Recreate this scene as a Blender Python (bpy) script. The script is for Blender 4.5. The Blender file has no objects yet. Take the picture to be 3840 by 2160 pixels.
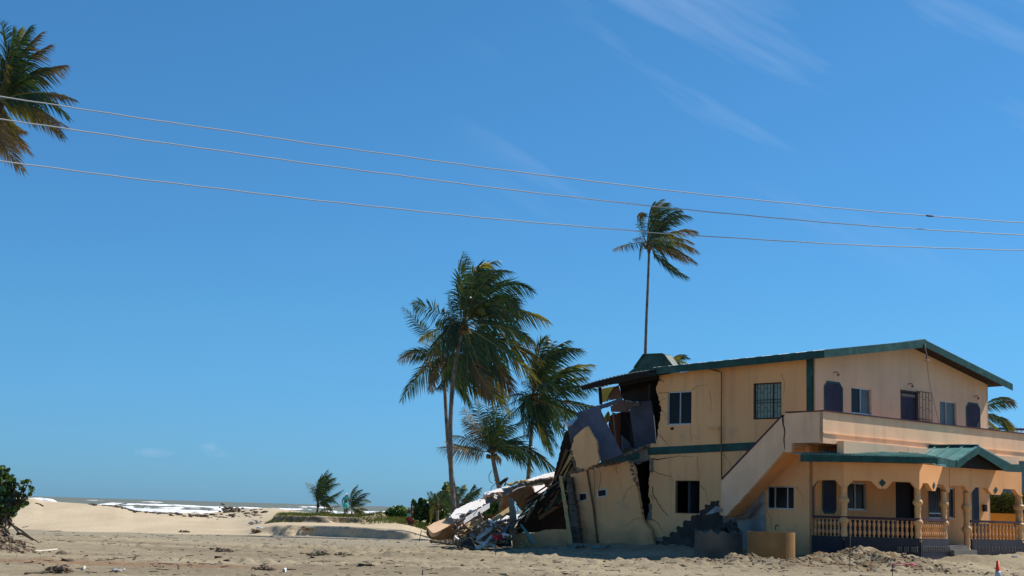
import bpy, math, random
import numpy as np
from mathutils import Vector, Matrix
from mathutils.geometry import tessellate_polygon
random.seed(7); rng = np.random.default_rng(7)
S = bpy.context.scene; COL = S.collection
# ------------------------------------------------------------------ camera
FPX, CX, CY, CAMH = 5500.0, 1920.0, 1080.0, 1.7
roll = math.radians(1.67); pit = math.atan(833*math.cos(roll)/FPX)
F = Vector((0, math.cos(pit), math.sin(pit))); R0 = Vector((1, 0, 0)); U0 = Vector((0, -math.sin(pit), math.cos(pit)))
U = U0*math.cos(roll) - R0*math.sin(roll); R = R0*math.cos(roll) + U0*math.sin(roll)
CAM = Vector((0, 0, CAMH))
cd = bpy.data.cameras.new('camera'); co = bpy.data.objects.new('camera', cd); COL.objects.link(co)
cd.sensor_width = 36; cd.lens = 36*FPX/3840; cd.clip_start = .1; cd.clip_end = 60000
m = Matrix((R, U, -F)).transposed().to_4x4(); m.translation = CAM; co.matrix_world = m
S.camera = co
# ------------------------------------------------------------------ light
SUN_AZ, SUN_EL = math.radians(64), math.radians(50)
w = bpy.data.worlds.new('World'); S.world = w; w.use_nodes = True
wn = w.node_tree.nodes; wl = w.node_tree.links; wn.clear()
wo = wn.new('ShaderNodeOutputWorld'); bg = wn.new('ShaderNodeBackground'); sk = wn.new('ShaderNodeTexSky')
sk.sky_type = 'NISHITA'; sk.sun_disc = False; sk.sun_elevation = SUN_EL; sk.sun_rotation = SUN_AZ
sk.altitude = 0; sk.air_density = 1.0; sk.dust_density = 0.2; sk.ozone_density = 1.5
bg.inputs['Strength'].default_value = 0.11
tc = wn.new('ShaderNodeTexCoord')
def wmath(op, a, b=None, c=None):
    n = wn.new('ShaderNodeMath'); n.operation = op
    for i, v in enumerate((a, b, c)):
        if v is None: continue
        if isinstance(v, (int, float)): n.inputs[i].default_value = v
        else: wl.new(v, n.inputs[i])
    return n.outputs[0]
sep = wn.new('ShaderNodeSeparateXYZ'); wl.new(tc.outputs['Generated'], sep.inputs[0])
# made-up cirrus wisps high up standing in for windscreen reflections, and two small low puffs over the sea
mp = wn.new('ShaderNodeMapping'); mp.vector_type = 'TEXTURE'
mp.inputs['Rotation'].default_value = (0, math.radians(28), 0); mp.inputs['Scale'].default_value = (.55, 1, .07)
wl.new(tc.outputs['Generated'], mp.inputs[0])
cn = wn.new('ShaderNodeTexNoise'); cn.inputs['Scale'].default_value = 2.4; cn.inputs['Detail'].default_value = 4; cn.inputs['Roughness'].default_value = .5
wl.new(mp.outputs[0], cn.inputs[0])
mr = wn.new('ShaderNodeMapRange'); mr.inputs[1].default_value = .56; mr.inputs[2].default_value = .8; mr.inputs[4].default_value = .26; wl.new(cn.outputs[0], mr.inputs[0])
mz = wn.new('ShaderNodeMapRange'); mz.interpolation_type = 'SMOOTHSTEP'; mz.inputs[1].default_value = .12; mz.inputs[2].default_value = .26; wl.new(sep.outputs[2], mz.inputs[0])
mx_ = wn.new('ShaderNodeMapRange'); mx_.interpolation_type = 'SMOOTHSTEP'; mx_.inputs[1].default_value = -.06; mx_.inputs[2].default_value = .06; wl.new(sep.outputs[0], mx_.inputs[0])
refl_wisps = wmath('MULTIPLY', wmath('MULTIPLY', mr.outputs[0], mz.outputs[0]), mx_.outputs[0])
cn2 = wn.new('ShaderNodeTexNoise'); cn2.inputs['Scale'].default_value = 90; cn2.inputs['Detail'].default_value = 3
wl.new(tc.outputs['Generated'], cn2.inputs[0])
def puff(x, z, rx, rz, s):
    dx = wmath('DIVIDE', wmath('SUBTRACT', sep.outputs[0], x), rx); dz = wmath('DIVIDE', wmath('SUBTRACT', sep.outputs[2], z), rz)
    d = wmath('ADD', wmath('MULTIPLY', dx, dx), wmath('MULTIPLY', dz, dz))
    q = wmath('MAXIMUM', wmath('SUBTRACT', 1.0, d), 0.0)
    return wmath('MULTIPLY', wmath('MULTIPLY', q, s), wmath('MAXIMUM', wmath('MULTIPLY', wmath('SUBTRACT', cn2.outputs[0], .38), 4.0), 0.0))
pf = wmath('ADD', puff(-.192, .034, .013, .006, .22), puff(-.232, .0305, .014, .0035, .13))
cl = wmath('MINIMUM', wmath('ADD', refl_wisps, pf), 0.8)
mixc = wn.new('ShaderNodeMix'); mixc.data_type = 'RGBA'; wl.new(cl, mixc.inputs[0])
hs = wn.new('ShaderNodeHueSaturation'); hs.inputs['Saturation'].default_value = 1.0
wl.new(sk.outputs[0], hs.inputs['Color'])
rmp = wn.new('ShaderNodeValToRGB'); cr_ = rmp.color_ramp; cr_.elements[0].position = 0; cr_.elements[0].color = (.185, .44, .92, 1); cr_.elements[1].position = .35; cr_.elements[1].color = (.25, .60, .83, 1)
el_ = cr_.elements.new(.12); el_.color = (.225, .535, .82, 1); wl.new(sep.outputs[2], rmp.inputs[0])
tm = wn.new('ShaderNodeMix'); tm.data_type = 'RGBA'; tm.blend_type = 'MULTIPLY'; tm.inputs[0].default_value = 1; wl.new(hs.outputs[0], tm.inputs[6]); wl.new(rmp.outputs[0], tm.inputs[7])
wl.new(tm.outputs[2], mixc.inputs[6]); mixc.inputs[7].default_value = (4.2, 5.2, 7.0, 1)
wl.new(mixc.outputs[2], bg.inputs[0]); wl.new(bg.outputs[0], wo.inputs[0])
sd = Vector((math.sin(SUN_AZ)*math.cos(SUN_EL), math.cos(SUN_AZ)*math.cos(SUN_EL), math.sin(SUN_EL)))
ld = bpy.data.lights.new('sun', 'SUN'); ld.energy = 4.5; ld.angle = math.radians(.53); ld.color = (1, .95, .87)
lo = bpy.data.objects.new('sun', ld); COL.objects.link(lo); lo.rotation_euler = sd.to_track_quat('Z', 'Y').to_euler(); lo.location = (30, 20, 60)
S.view_settings.view_transform = 'Standard'; S.view_settings.look = 'None'; S.view_settings.gamma = 1; S.view_settings.exposure = 0.33
try: S.view_settings.use_curve_mapping = False
except Exception: pass
S.render.engine = 'CYCLES'
# ------------------------------------------------------------------ pixel helpers (3840 wide photograph)
def ray(x, y): return F + R*((x-CX)/FPX) - U*((y-CY)/FPX)
def onY(x, y, Y):
    d = ray(x, y); return CAM + d*(Y/d.y)
def onP(x, y, p0, n):
    d = ray(x, y); return CAM + d*((Vector(p0)-CAM).dot(n)/d.dot(n))
def conv(o): return lambda p: (o[0]+p[0]/o[2], o[1]+p[1]/o[2])
A7 = conv((1440, 920, 2.499)); T7 = conv((1640, 1440, 3.623)); E7 = conv((2240, 700, 2.07)); F7 = conv((0, 0, 2.07)); M7 = conv((900, 1680, 3.019))
H1 = conv((2040, 1260, 1.61)); H2 = conv((2740, 1240, 1.575)); H3 = conv((3240, 1240, 1.575)); H4 = conv((2900, 1680, 2.7404))
Q1 = conv((1600, 1760, 4.83)); Q2 = conv((1860, 1700, 3.812)); U3 = conv((2080, 1380, 3.45)); Z3 = conv((2640, 1700, 3.45)); G6 = conv((3380, 1540, 5.574))
B6 = conv((0, 1700, 2.862)); X6 = conv((2600, 1900, 5.573)); V5 = conv((0, 1720, 4.025)); C8 = conv((1400, 1780, 6.587)); K5 = conv((3440, 1740, 3.45)); D7 = conv((0, 0, 2576/3840))
class PL:                                    # a real plane in the place: point + normal towards the viewer side
    def __init__(s, x, y, Y, az=0, tilt=0):
        a, t = math.radians(az), math.radians(tilt)
        s.n = Vector((math.sin(a)*math.cos(t), -math.cos(a)*math.cos(t), math.sin(t))); s.p = onY(x, y, Y)
    def __call__(s, x, y): return onP(x, y, s.p, s.n)
def mkplane(p, n):
    q = PL(0, 0, 1); q.p = Vector(p); q.n = Vector(n).normalized(); return q
# ------------------------------------------------------------------ noise
def _h(ix, iy, seed):
    n = (ix.astype(np.int64)*374761393 + iy.astype(np.int64)*668265263 + seed*974634777) & 0x7fffffff
    n = ((n ^ (n >> 13))*1274126177) & 0x7fffffff
    return ((n ^ (n >> 16)) & 0xffff)/65535.0
def vn(x, y, seed=0):
    ix, iy = np.floor(x), np.floor(y); fx, fy = x-ix, y-iy
    fx = fx*fx*(3-2*fx); fy = fy*fy*(3-2*fy)
    a, b, c, d = _h(ix, iy, seed), _h(ix+1, iy, seed), _h(ix, iy+1, seed), _h(ix+1, iy+1, seed)
    return (a*(1-fx)+b*fx)*(1-fy)+(c*(1-fx)+d*fx)*fy
def fbm(x, y, o=4, seed=0, rough=.5):
    s = 0; a = 1; t = 0
    for i in range(o):
        s = s + a*vn(x*2**i+i*17.3, y*2**i-i*9.1, seed+i); t += a; a *= rough
    return s/t
def sst(a, b, x):
    t = np.clip((x-a)/(b-a), 0, 1); return t*t*(3-2*t)
# ------------------------------------------------------------------ materials
def srgb(r, g, b):
    f = lambda c: (c/255/12.92) if c/255 <= .04045 else ((c/255+.055)/1.055)**2.4
    return (f(r), f(g), f(b))
def mat(name, col, rough=.85, var=.18, scale=1.5, bump=.3, bscale=40, col2=None, c2scale=.6, c2lo=.5, c2hi=.7, spec=.3, metal=0, streak=None, transl=0, objvar=0, c3=None, bdist=.02, damp=None):
    M = bpy.data.materials.new(name); M.use_nodes = True; N = M.node_tree.nodes; L = M.node_tree.links
    P = N['Principled BSDF']; P.inputs['Roughness'].default_value = rough; P.inputs['Metallic'].default_value = metal
    P.inputs['Specular IOR Level'].default_value = spec
    geo = N.new('ShaderNodeNewGeometry'); pos = geo.outputs['Position']
    def noise(s, d=4, vec=pos):
        n = N.new('ShaderNodeTexNoise'); n.inputs['Scale'].default_value = s; n.inputs['Detail'].default_value = d; L.new(vec, n.inputs['Vector']); return n.outputs[0]
    def mix(f, a, b, mode='MIX'):
        n = N.new('ShaderNodeMix'); n.data_type = 'RGBA'; n.blend_type = mode
        if isinstance(f, (int, float)): n.inputs[0].default_value = f
        else: L.new(f, n.inputs[0])
        for i, v in ((6, a), (7, b)):
            if isinstance(v, tuple): n.inputs[i].default_value = (*v, 1)
            else: L.new(v, n.inputs[i])
        return n.outputs[2]
    def rng_(v, lo, hi, a=0., b=1.):
        n = N.new('ShaderNodeMapRange'); n.inputs[1].default_value = lo; n.inputs[2].default_value = hi; n.inputs[3].default_value = a; n.inputs[4].default_value = b; L.new(v, n.inputs[0]); return n.outputs[0]
    base = tuple(col)
    if col2: base = mix(rng_(noise(c2scale, 6), c2lo, c2hi), base, tuple(col2))
    if c3: base = mix(rng_(noise(c3[1], 5), c3[2], c3[3]), base, tuple(c3[0]))
    if damp:                                  # grime climbing from the ground, ragged upper limit
        sz = N.new('ShaderNodeSeparateXYZ'); L.new(pos, sz.inputs[0]); a1 = N.new('ShaderNodeMath'); a1.operation = 'MULTIPLY_ADD'; L.new(noise(1.6, 6), a1.inputs[0]); a1.inputs[1].default_value = 1.4; L.new(sz.outputs[2], a1.inputs[2])
        base = mix(rng_(a1.outputs[0], damp[1]+.5, damp[2]+.5, .75, 0), base, tuple(damp[0]))
    if streak:                                # rain streaks: noise stretched downwards
        mpn = N.new('ShaderNodeMapping'); mpn.inputs['Scale'].default_value = (1, 1, .12); L.new(pos, mpn.inputs[0])
        base = mix(rng_(noise(streak[1], 5, mpn.outputs[0]), .5, .75, 0, streak[2]), base, tuple(streak[0]))
    if var:
        v = rng_(noise(scale, 8), .25, .75, 1-var, 1+var)
        cc = N.new('ShaderNodeCombineColor'); [L.new(v, cc.inputs[i]) for i in range(3)]
        base = mix(1.0, base, cc.outputs[0], 'MULTIPLY')
    if objvar:
        oi = N.new('ShaderNodeObjectInfo'); v = rng_(oi.outputs['Random'], 0, 1, 1-objvar, 1+objvar)
        cc = N.new('ShaderNodeCombineColor'); [L.new(v, cc.inputs[i]) for i in range(3)]
        base = mix(1.0, base, cc.outputs[0], 'MULTIPLY')
    if isinstance(base, tuple): P.inputs['Base Color'].default_value = (*base, 1)
    else: L.new(base, P.inputs['Base Color'])
    if bump:
        b = N.new('ShaderNodeBump'); b.inputs['Strength'].default_value = bump; b.inputs['Distance'].default_value = bdist; L.new(noise(bscale, 5), b.inputs['Height']); L.new(b.outputs[0], P.inputs['Normal'])
    if transl:
        T = N.new('ShaderNodeBsdfTranslucent'); X = N.new('ShaderNodeMixShader'); X.inputs[0].default_value = transl
        if isinstance(base, tuple): T.inputs[0].default_value = (*base, 1)
        else: L.new(mix(1.0, base, (1.5, 1.5, .5), 'MULTIPLY'), T.inputs[0])
        L.new(P.outputs[0], X.inputs[1]); L.new(T.outputs[0], X.inputs[2]); L.new(X.outputs[0], N['Material Output'].inputs[0])
    return M
MT = {}
MT['stucco'] = mat('peach_stucco', (.88, .475, .21), var=.10, scale=.7, bump=.6, bscale=26, col2=(.78, .38, .16), c3=((.60, .36, .2), .9, .62, .78), damp=((.36, .22, .12), .5, 1.5), c2scale=.35, streak=((.38, .22, .12), 2.5, .35))
MT['louvre'] = mat('pale_green_louvre', (.24, .33, .27), rough=.4, var=.3, scale=6, bump=.1)
MT['porch_stucco'] = mat('orange_stucco', (.88, .42, .17), var=.09, scale=.8, bump=.4, bscale=30, streak=((.42, .24, .12), 2.2, .3))
MT['pink'] = mat('pink_stucco', (.76, .52, .335), var=.10, scale=.6, bump=.5, bscale=30, streak=((.42, .30, .2), 2.2, .25))
MT['parapet'] = mat('parapet_stucco', (.86, .55, .33), var=.12, scale=1.0, bump=.4, streak=((.45, .32, .2), 2.5, .3))
MT['green'] = mat('green_trim_paint', (.009, .062, .05), rough=.55, var=.35, scale=3, bump=.3, col2=(.03, .10, .08), c2scale=1.6, c3=((.06, .05, .035), 5, .62, .7))
MT['teal_roof'] = mat('teal_roof_metal', (.10, .27, .25), rough=.4, var=.25, scale=2, bump=.05, col2=(.22, .38, .36), c2scale=1.5, spec=.6)
MT['roof_top'] = mat('pale_roof_metal', (.26, .30, .30), rough=.45, var=.2, scale=1.5, bump=.05, spec=.5)
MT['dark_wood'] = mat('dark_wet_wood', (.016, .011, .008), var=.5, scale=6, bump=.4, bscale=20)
MT['wood'] = mat('weathered_wood', (.16, .10, .055), var=.35, scale=5, bump=.4, bscale=18)
MT['rust_wood'] = mat('red_brown_timber', (.20, .075, .035), var=.35, scale=5, bump=.4, bscale=18)
MT['pale_wood'] = mat('yellowed_plywood', (.52, .38, .17), var=.2, scale=3, bump=.2, bscale=18)
MT['concrete'] = mat('grey_concrete', (.21, .19, .16), var=.3, scale=2, bump=.6, bscale=15, col2=(.12, .11, .09), c2scale=1)
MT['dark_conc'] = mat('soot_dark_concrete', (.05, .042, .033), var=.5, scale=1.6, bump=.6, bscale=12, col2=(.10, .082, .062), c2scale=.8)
MT['white'] = mat('chalky_white_plaster', (.86, .80, .75), var=.08, scale=2, bump=.5, bscale=14, col2=(.72, .55, .46), c2scale=1.2, c2lo=.56, c2hi=.8)
MT['white_wall'] = mat('pale_grey_blue_plaster', (.33, .36, .35), var=.2, scale=1.6, bump=.3, col2=(.16, .17, .17), c2scale=.9, c2lo=.48, c2hi=.68)
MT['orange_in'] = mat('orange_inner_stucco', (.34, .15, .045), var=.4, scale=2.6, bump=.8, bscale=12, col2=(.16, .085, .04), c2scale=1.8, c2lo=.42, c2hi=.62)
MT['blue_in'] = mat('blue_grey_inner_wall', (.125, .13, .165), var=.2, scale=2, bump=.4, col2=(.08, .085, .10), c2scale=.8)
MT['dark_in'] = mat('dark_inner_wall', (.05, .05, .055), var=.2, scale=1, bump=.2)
MT['mauve_in'] = mat('mauve_inner_plaster', (.26, .155, .13), var=.2, scale=1.4, bump=.3)
MT['yellow_in'] = mat('yellow_inner_wall', (.50, .38, .05), var=.12, scale=1.4, bump=.2)
MT['frame'] = mat('aluminium_frame', (.46, .48, .47), rough=.4, var=.1, bump=0, metal=.3)
MT['glass'] = mat('dark_window_glass', (.012, .014, .016), rough=.25, var=.3, scale=1, bump=0, spec=.12)
MT['glass_pale'] = mat('dusty_grey_green_glass', (.085, .115, .115), rough=.35, var=.35, scale=1.2, bump=0, spec=.25)
MT['niche'] = mat('dark_blue_panel_paint', (.035, .04, .07), var=.25, scale=1.6, bump=.2)
MT['black'] = mat('black_opening', (.012, .011, .012), var=0, bump=0)
MT['iron'] = mat('rusty_black_iron', (.06, .035, .03), rough=.7, var=.3, scale=8, bump=.2)
MT['baluster'] = mat('glazed_orange_baluster', (.70, .33, .11), rough=.38, var=.2, scale=3, bump=.15, spec=.6, objvar=.12)
MT['column'] = mat('cast_column_stucco', (.70, .37, .14), rough=.42, var=.15, scale=2.4, bump=.2, spec=.55)
MT['rail'] = mat('dark_maroon_rail', (.055, .022, .03), rough=.5, var=.2, bump=.1)
MT['plinth'] = mat('dark_blue_black_plinth', (.028, .026, .034), rough=.6, var=.3, scale=2, bump=.3)
MT['trunk'] = mat('palm_bark', (.17, .145, .115), var=.3, scale=3, bump=.7, bscale=12, col2=(.08, .068, .055), c2scale=2.5)
MT['leaf'] = mat('palm_leaflet', (.038, .074, .018), rough=.42, var=.4, scale=.8, bump=0, transl=.2, spec=.5, objvar=.35)
MT['leaf_y'] = mat('yellowing_palm_leaflet', (.22, .19, .03), rough=.45, var=.35, scale=.8, bump=0, transl=.35, spec=.5, objvar=.3)
MT['leaf_d'] = mat('dead_palm_leaflet', (.20, .13, .06), rough=.7, var=.3, scale=.8, bump=0, transl=.2, objvar=.3)
MT['rachis'] = mat('frond_stalk', (.20, .18, .06), rough=.5, var=.2, bump=0)
MT['grape'] = mat('sea_grape_leaf', (.075, .14, .04), rough=.4, var=.35, scale=2, bump=0, transl=.35, spec=.5, objvar=.5)
MT['grape_pale'] = mat('pale_sea_grape_leaf', (.17, .24, .12), rough=.4, var=.3, scale=2, bump=0, transl=.2, spec=.5)
MT['grape_red'] = mat('red_sea_grape_leaf', (.30, .075, .03), rough=.45, var=.3, scale=2, bump=0, transl=.3)
MT['grass'] = mat('short_grass', (.085, .115, .03), var=.4, scale=3, bump=0, transl=.25, c3=((.2, .2, .06), 1.3, .5, .62))
MT['nut'] = mat('coconut_husk', (.16, .10, .03), rough=.6, var=.3, bump=.1)
MT['skin'] = mat('dark_skin', (.10, .05, .03), rough=.5, var=.05, bump=0)
MT['teal_cloth'] = mat('teal_cloth', (.03, .36, .31), var=.15, scale=8, bump=.2)
MT['turq_cloth'] = mat('turquoise_cloth', (.06, .52, .47), var=.15, scale=8, bump=.2)
MT['white_cloth'] = mat('white_cloth', (.75, .76, .78), var=.06, bump=.1)
MT['navy_cloth'] = mat('navy_cloth', (.04, .05, .11), var=.1, bump=.1)
MT['pink_cloth'] = mat('pink_cloth', (.45, .12, .16), var=.1, bump=.1)
MT['grey_cloth'] = mat('grey_cloth', (.10, .13, .13), var=.1, bump=.1)
MT['hair'] = mat('black_hair', (.012, .01, .01), rough=.6, var=.1, bump=.1)
MT['cone'] = mat('traffic_orange', (.80, .05, .012), rough=.5, var=.08, bump=0)
MT['cone_band'] = mat('grey_reflective_band', (.42, .43, .48), rough=.35, var=.05, bump=0)
MT['ribbon'] = mat('pink_ribbon', (.55, .04, .14), rough=.5, var=.1, bump=0)
MT['red_cloth'] = mat('red_rag', (.55, .02, .03), rough=.6, var=.2, bump=.2)
MT['tank'] = mat('ochre_concrete_ring', (.27, .15, .055), var=.3, scale=1.2, bump=.5, bscale=20, col2=(.30, .15, .045), c2scale=1.5, streak=((.22, .12, .05), 2, .5))
MT['tank2'] = mat('grey_concrete_ring', (.14, .12, .09), var=.3, scale=1.2, bump=.5, bscale=20, col2=(.075, .065, .055), c2scale=1.1)
MT['crate'] = mat('red_brown_plastic', (.26, .06, .045), rough=.5, var=.15, bump=0)
MT['steel'] = mat('grey_enamel_steel', (.24, .28, .27), rough=.45, var=.2, scale=3, bump=.1, spec=.5)
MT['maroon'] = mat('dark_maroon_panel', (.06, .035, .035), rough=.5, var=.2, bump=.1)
MT['cable'] = mat('grey_aluminium_cable', (.42, .45, .47), rough=.5, var=.1, bump=0)
MT['soil'] = mat('root_matted_earth', (.17, .12, .08), var=.5, scale=4, bump=1, bscale=10, col2=(.30, .22, .14), c2scale=2.2)
MT['clod'] = mat('damp_sand_clod', (.31, .235, .14), var=.35, scale=3, bump=.8, bscale=14)
MT['drift'] = mat('bleached_driftwood', (.60, .54, .44), var=.2, scale=6, bump=.3)
MT['twig'] = mat('dark_twig', (.07, .05, .035), var=.3, scale=6, bump=.3)
MT['orange_wall'] = mat('bright_orange_wall', (.65, .24, .03), var=.12, scale=1.2, bump=.3)
MT['nblue'] = mat('slate_blue_wall', (.10, .16, .19), var=.15, scale=1, bump=.2)
MT['hedge'] = mat('hedge_leaf', (.085, .10, .02), var=.4, scale=2, bump=0, transl=.2)
MT['turq_bar'] = mat('turquoise_metal', (.06, .26, .24), rough=.4, var=.2, bump=.1, spec=.6)
MT['silver'] = mat('crumpled_white_sheet', (.62, .58, .52), rough=.6, var=.15, bump=.4)
# sand with damp foreground, red strip, pale dry dune beyond the bank
def sand_mat():
    M = bpy.data.materials.new('sand'); M.use_nodes = True; N = M.node_tree.nodes; L = M.node_tree.links; P = N['Principled BSDF']
    P.inputs['Roughness'].default_value = .95; P.inputs['Specular IOR Level'].default_value = .15
    geo = N.new('ShaderNodeNewGeometry'); pos = geo.outputs['Position']
    def mp(sx, sy, sz=1):
        n = N.new('ShaderNodeMapping'); n.inputs['Scale'].default_value = (sx, sy, sz); L.new(pos, n.inputs[0]); return n.outputs[0]
    def noise(s, d=5, vec=pos, r=.55):
        n = N.new('ShaderNodeTexNoise'); n.inputs['Scale'].default_value = s; n.inputs['Detail'].default_value = d; n.inputs['Roughness'].default_value = r; L.new(vec, n.inputs['Vector']); return n.outputs[0]
    def mix(f, a, b, mode='MIX'):
        n = N.new('ShaderNodeMix'); n.data_type = 'RGBA'; n.blend_type = mode
        if isinstance(f, (int, float)): n.inputs[0].default_value = f
        else: L.new(f, n.inputs[0])
        for i, v in ((6, a), (7, b)):
            if isinstance(v, tuple): n.inputs[i].default_value = (*v, 1)
            else: L.new(v, n.inputs[i])
        return n.outputs[2]
    def rg(v, lo, hi, a=0., b=1.):
        n = N.new('ShaderNodeMapRange'); n.inputs[1].default_value = lo; n.inputs[2].default_value = hi; n.inputs[3].default_value = a; n.inputs[4].default_value = b; L.new(v, n.inputs[0]); return n.outputs[0]
    def mth(op, a, b):
        n = N.new('ShaderNodeMath'); n.operation = op
        for i, v in enumerate((a, b)):
            if isinstance(v, (int, float)): n.inputs[i].default_value = v
            else: L.new(v, n.inputs[i])
        return n.outputs[0]
    sp = N.new('ShaderNodeSeparateXYZ'); L.new(pos, sp.inputs[0])
    damp = mix(rg(noise(.22, 6, mp(.35, 1)), .4, .62), (.235, .188, .12), (.345, .28, .18))
    damp = mix(rg(noise(2.2, 6, mp(.5, 1)), .58, .72, 0, .55), damp, (.13, .092, .056))
    red = mth('MULTIPLY', rg(mth('ABSOLUTE', mth('SUBTRACT', mth('ADD', sp.outputs[1], mth('MULTIPLY', noise(.3, 3), 3.0)), 40.7), 0), .5, 1.3, 1, 0), rg(sp.outputs[0], -4, -7.5, 0, .5))
    damp = mix(red, damp, (.22, .10, .045))
    hx_ = mth('DIVIDE', mth('SUBTRACT', sp.outputs[0], 10.5), 6.5); hy_ = mth('DIVIDE', mth('SUBTRACT', sp.outputs[1], 51.0), 2.4)
    hm = rg(mth('ADD', mth('MULTIPLY', hx_, hx_), mth('MULTIPLY', hy_, hy_)), .3, 1.2, 1, 0)
    damp = mix(mth('MULTIPLY', hm, rg(noise(2.6, 6, mp(.6, 1)), .44, .6)), damp, (.16, .10, .05))
    gr = mth('MULTIPLY', rg(sp.outputs[1], 60, 66), rg(sp.outputs[1], 80, 76)); damp = mix(mth('MULTIPLY', gr, .65), damp, (.30, .255, .18))
    dry = mix(rg(noise(.3, 5, mp(1, .3)), .35, .65), (.45, .355, .23), (.54, .435, .29))
    f = rg(mth('ADD', sp.outputs[1], mth('MULTIPLY', noise(.18, 4), 7)), 79.2, 81)
    c = mix(f, damp, dry)
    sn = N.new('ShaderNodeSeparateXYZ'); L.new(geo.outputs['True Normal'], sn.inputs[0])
    cut = mth('MULTIPLY', rg(mth('ADD', sn.outputs[2], mth('MULTIPLY', noise(3, 4), .3)), .98, .84), mth('MULTIPLY', rg(sp.outputs[1], 84, 87), rg(sp.outputs[1], 101, 99)))  # darkens steep mound faces: exposed earth plus shade put into the colour
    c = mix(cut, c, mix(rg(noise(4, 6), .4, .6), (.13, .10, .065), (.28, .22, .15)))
    v = rg(noise(7, 6), .3, .7, .82, 1.15); cc = N.new('ShaderNodeCombineColor'); [L.new(v, cc.inputs[i]) for i in range(3)]
    c = mix(1.0, c, cc.outputs[0], 'MULTIPLY'); L.new(c, P.inputs['Base Color'])
    b = N.new('ShaderNodeBump'); b.inputs['Strength'].default_value = .8; b.inputs['Distance'].default_value = .05
    h = mth('MULTIPLY', noise(5, 8, r=.65), rg(f, 0, 1, 1, .25)); L.new(h, b.inputs['Height']); L.new(b.outputs[0], P.inputs['Normal'])
    return M
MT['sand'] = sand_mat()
def sea_mat():
    M = bpy.data.materials.new('sea_water'); M.use_nodes = True; N = M.node_tree.nodes; L = M.node_tree.links; P = N['Principled BSDF']
    at = N.new('ShaderNodeAttribute'); at.attribute_name = 'foam'
    geo = N.new('ShaderNodeNewGeometry'); mpn = N.new('ShaderNodeMapping'); mpn.inputs['Scale'].default_value = (.12, .03, .5); L.new(geo.outputs['Position'], mpn.inputs[0])
    n = N.new('ShaderNodeTexNoise'); n.inputs['Scale'].default_value = 3; n.inputs['Detail'].default_value = 8; L.new(mpn.outputs[0], n.inputs[0])
    a = N.new('ShaderNodeMath'); a.operation = 'MULTIPLY_ADD'; L.new(n.outputs[0], a.inputs[0]); a.inputs[1].default_value = .9; a.inputs[2].default_value = -.45
    b = N.new('ShaderNodeMath'); b.operation = 'ADD'; L.new(at.outputs['Fac'], b.inputs[0]); L.new(a.outputs[0], b.inputs[1])
    r = N.new('ShaderNodeMapRange'); r.inputs[1].default_value = .42; r.inputs[2].default_value = .58; L.new(b.outputs[0], r.inputs[0])
    mx = N.new('ShaderNodeMix'); mx.data_type = 'RGBA'; L.new(r.outputs[0], mx.inputs[0]); mx.inputs[6].default_value = (.15, .165, .135, 1); mx.inputs[7].default_value = (.88, .88, .86, 1)
    L.new(mx.outputs[2], P.inputs['Base Color'])
    rr = N.new('ShaderNodeMapRange'); rr.inputs[3].default_value = .6; rr.inputs[4].default_value = .9; L.new(r.outputs[0], rr.inputs[0]); L.new(rr.outputs[0], P.inputs['Roughness'])
    P.inputs['Specular IOR Level'].default_value = .08
    bp = N.new('ShaderNodeBump'); bp.inputs['Strength'].default_value = .9; bp.inputs['Distance'].default_value = 1.2; L.new(n.outputs[0], bp.inputs['Height']); L.new(bp.outputs[0], P.inputs['Normal'])
    return M
MT['sea'] = sea_mat()
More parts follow.
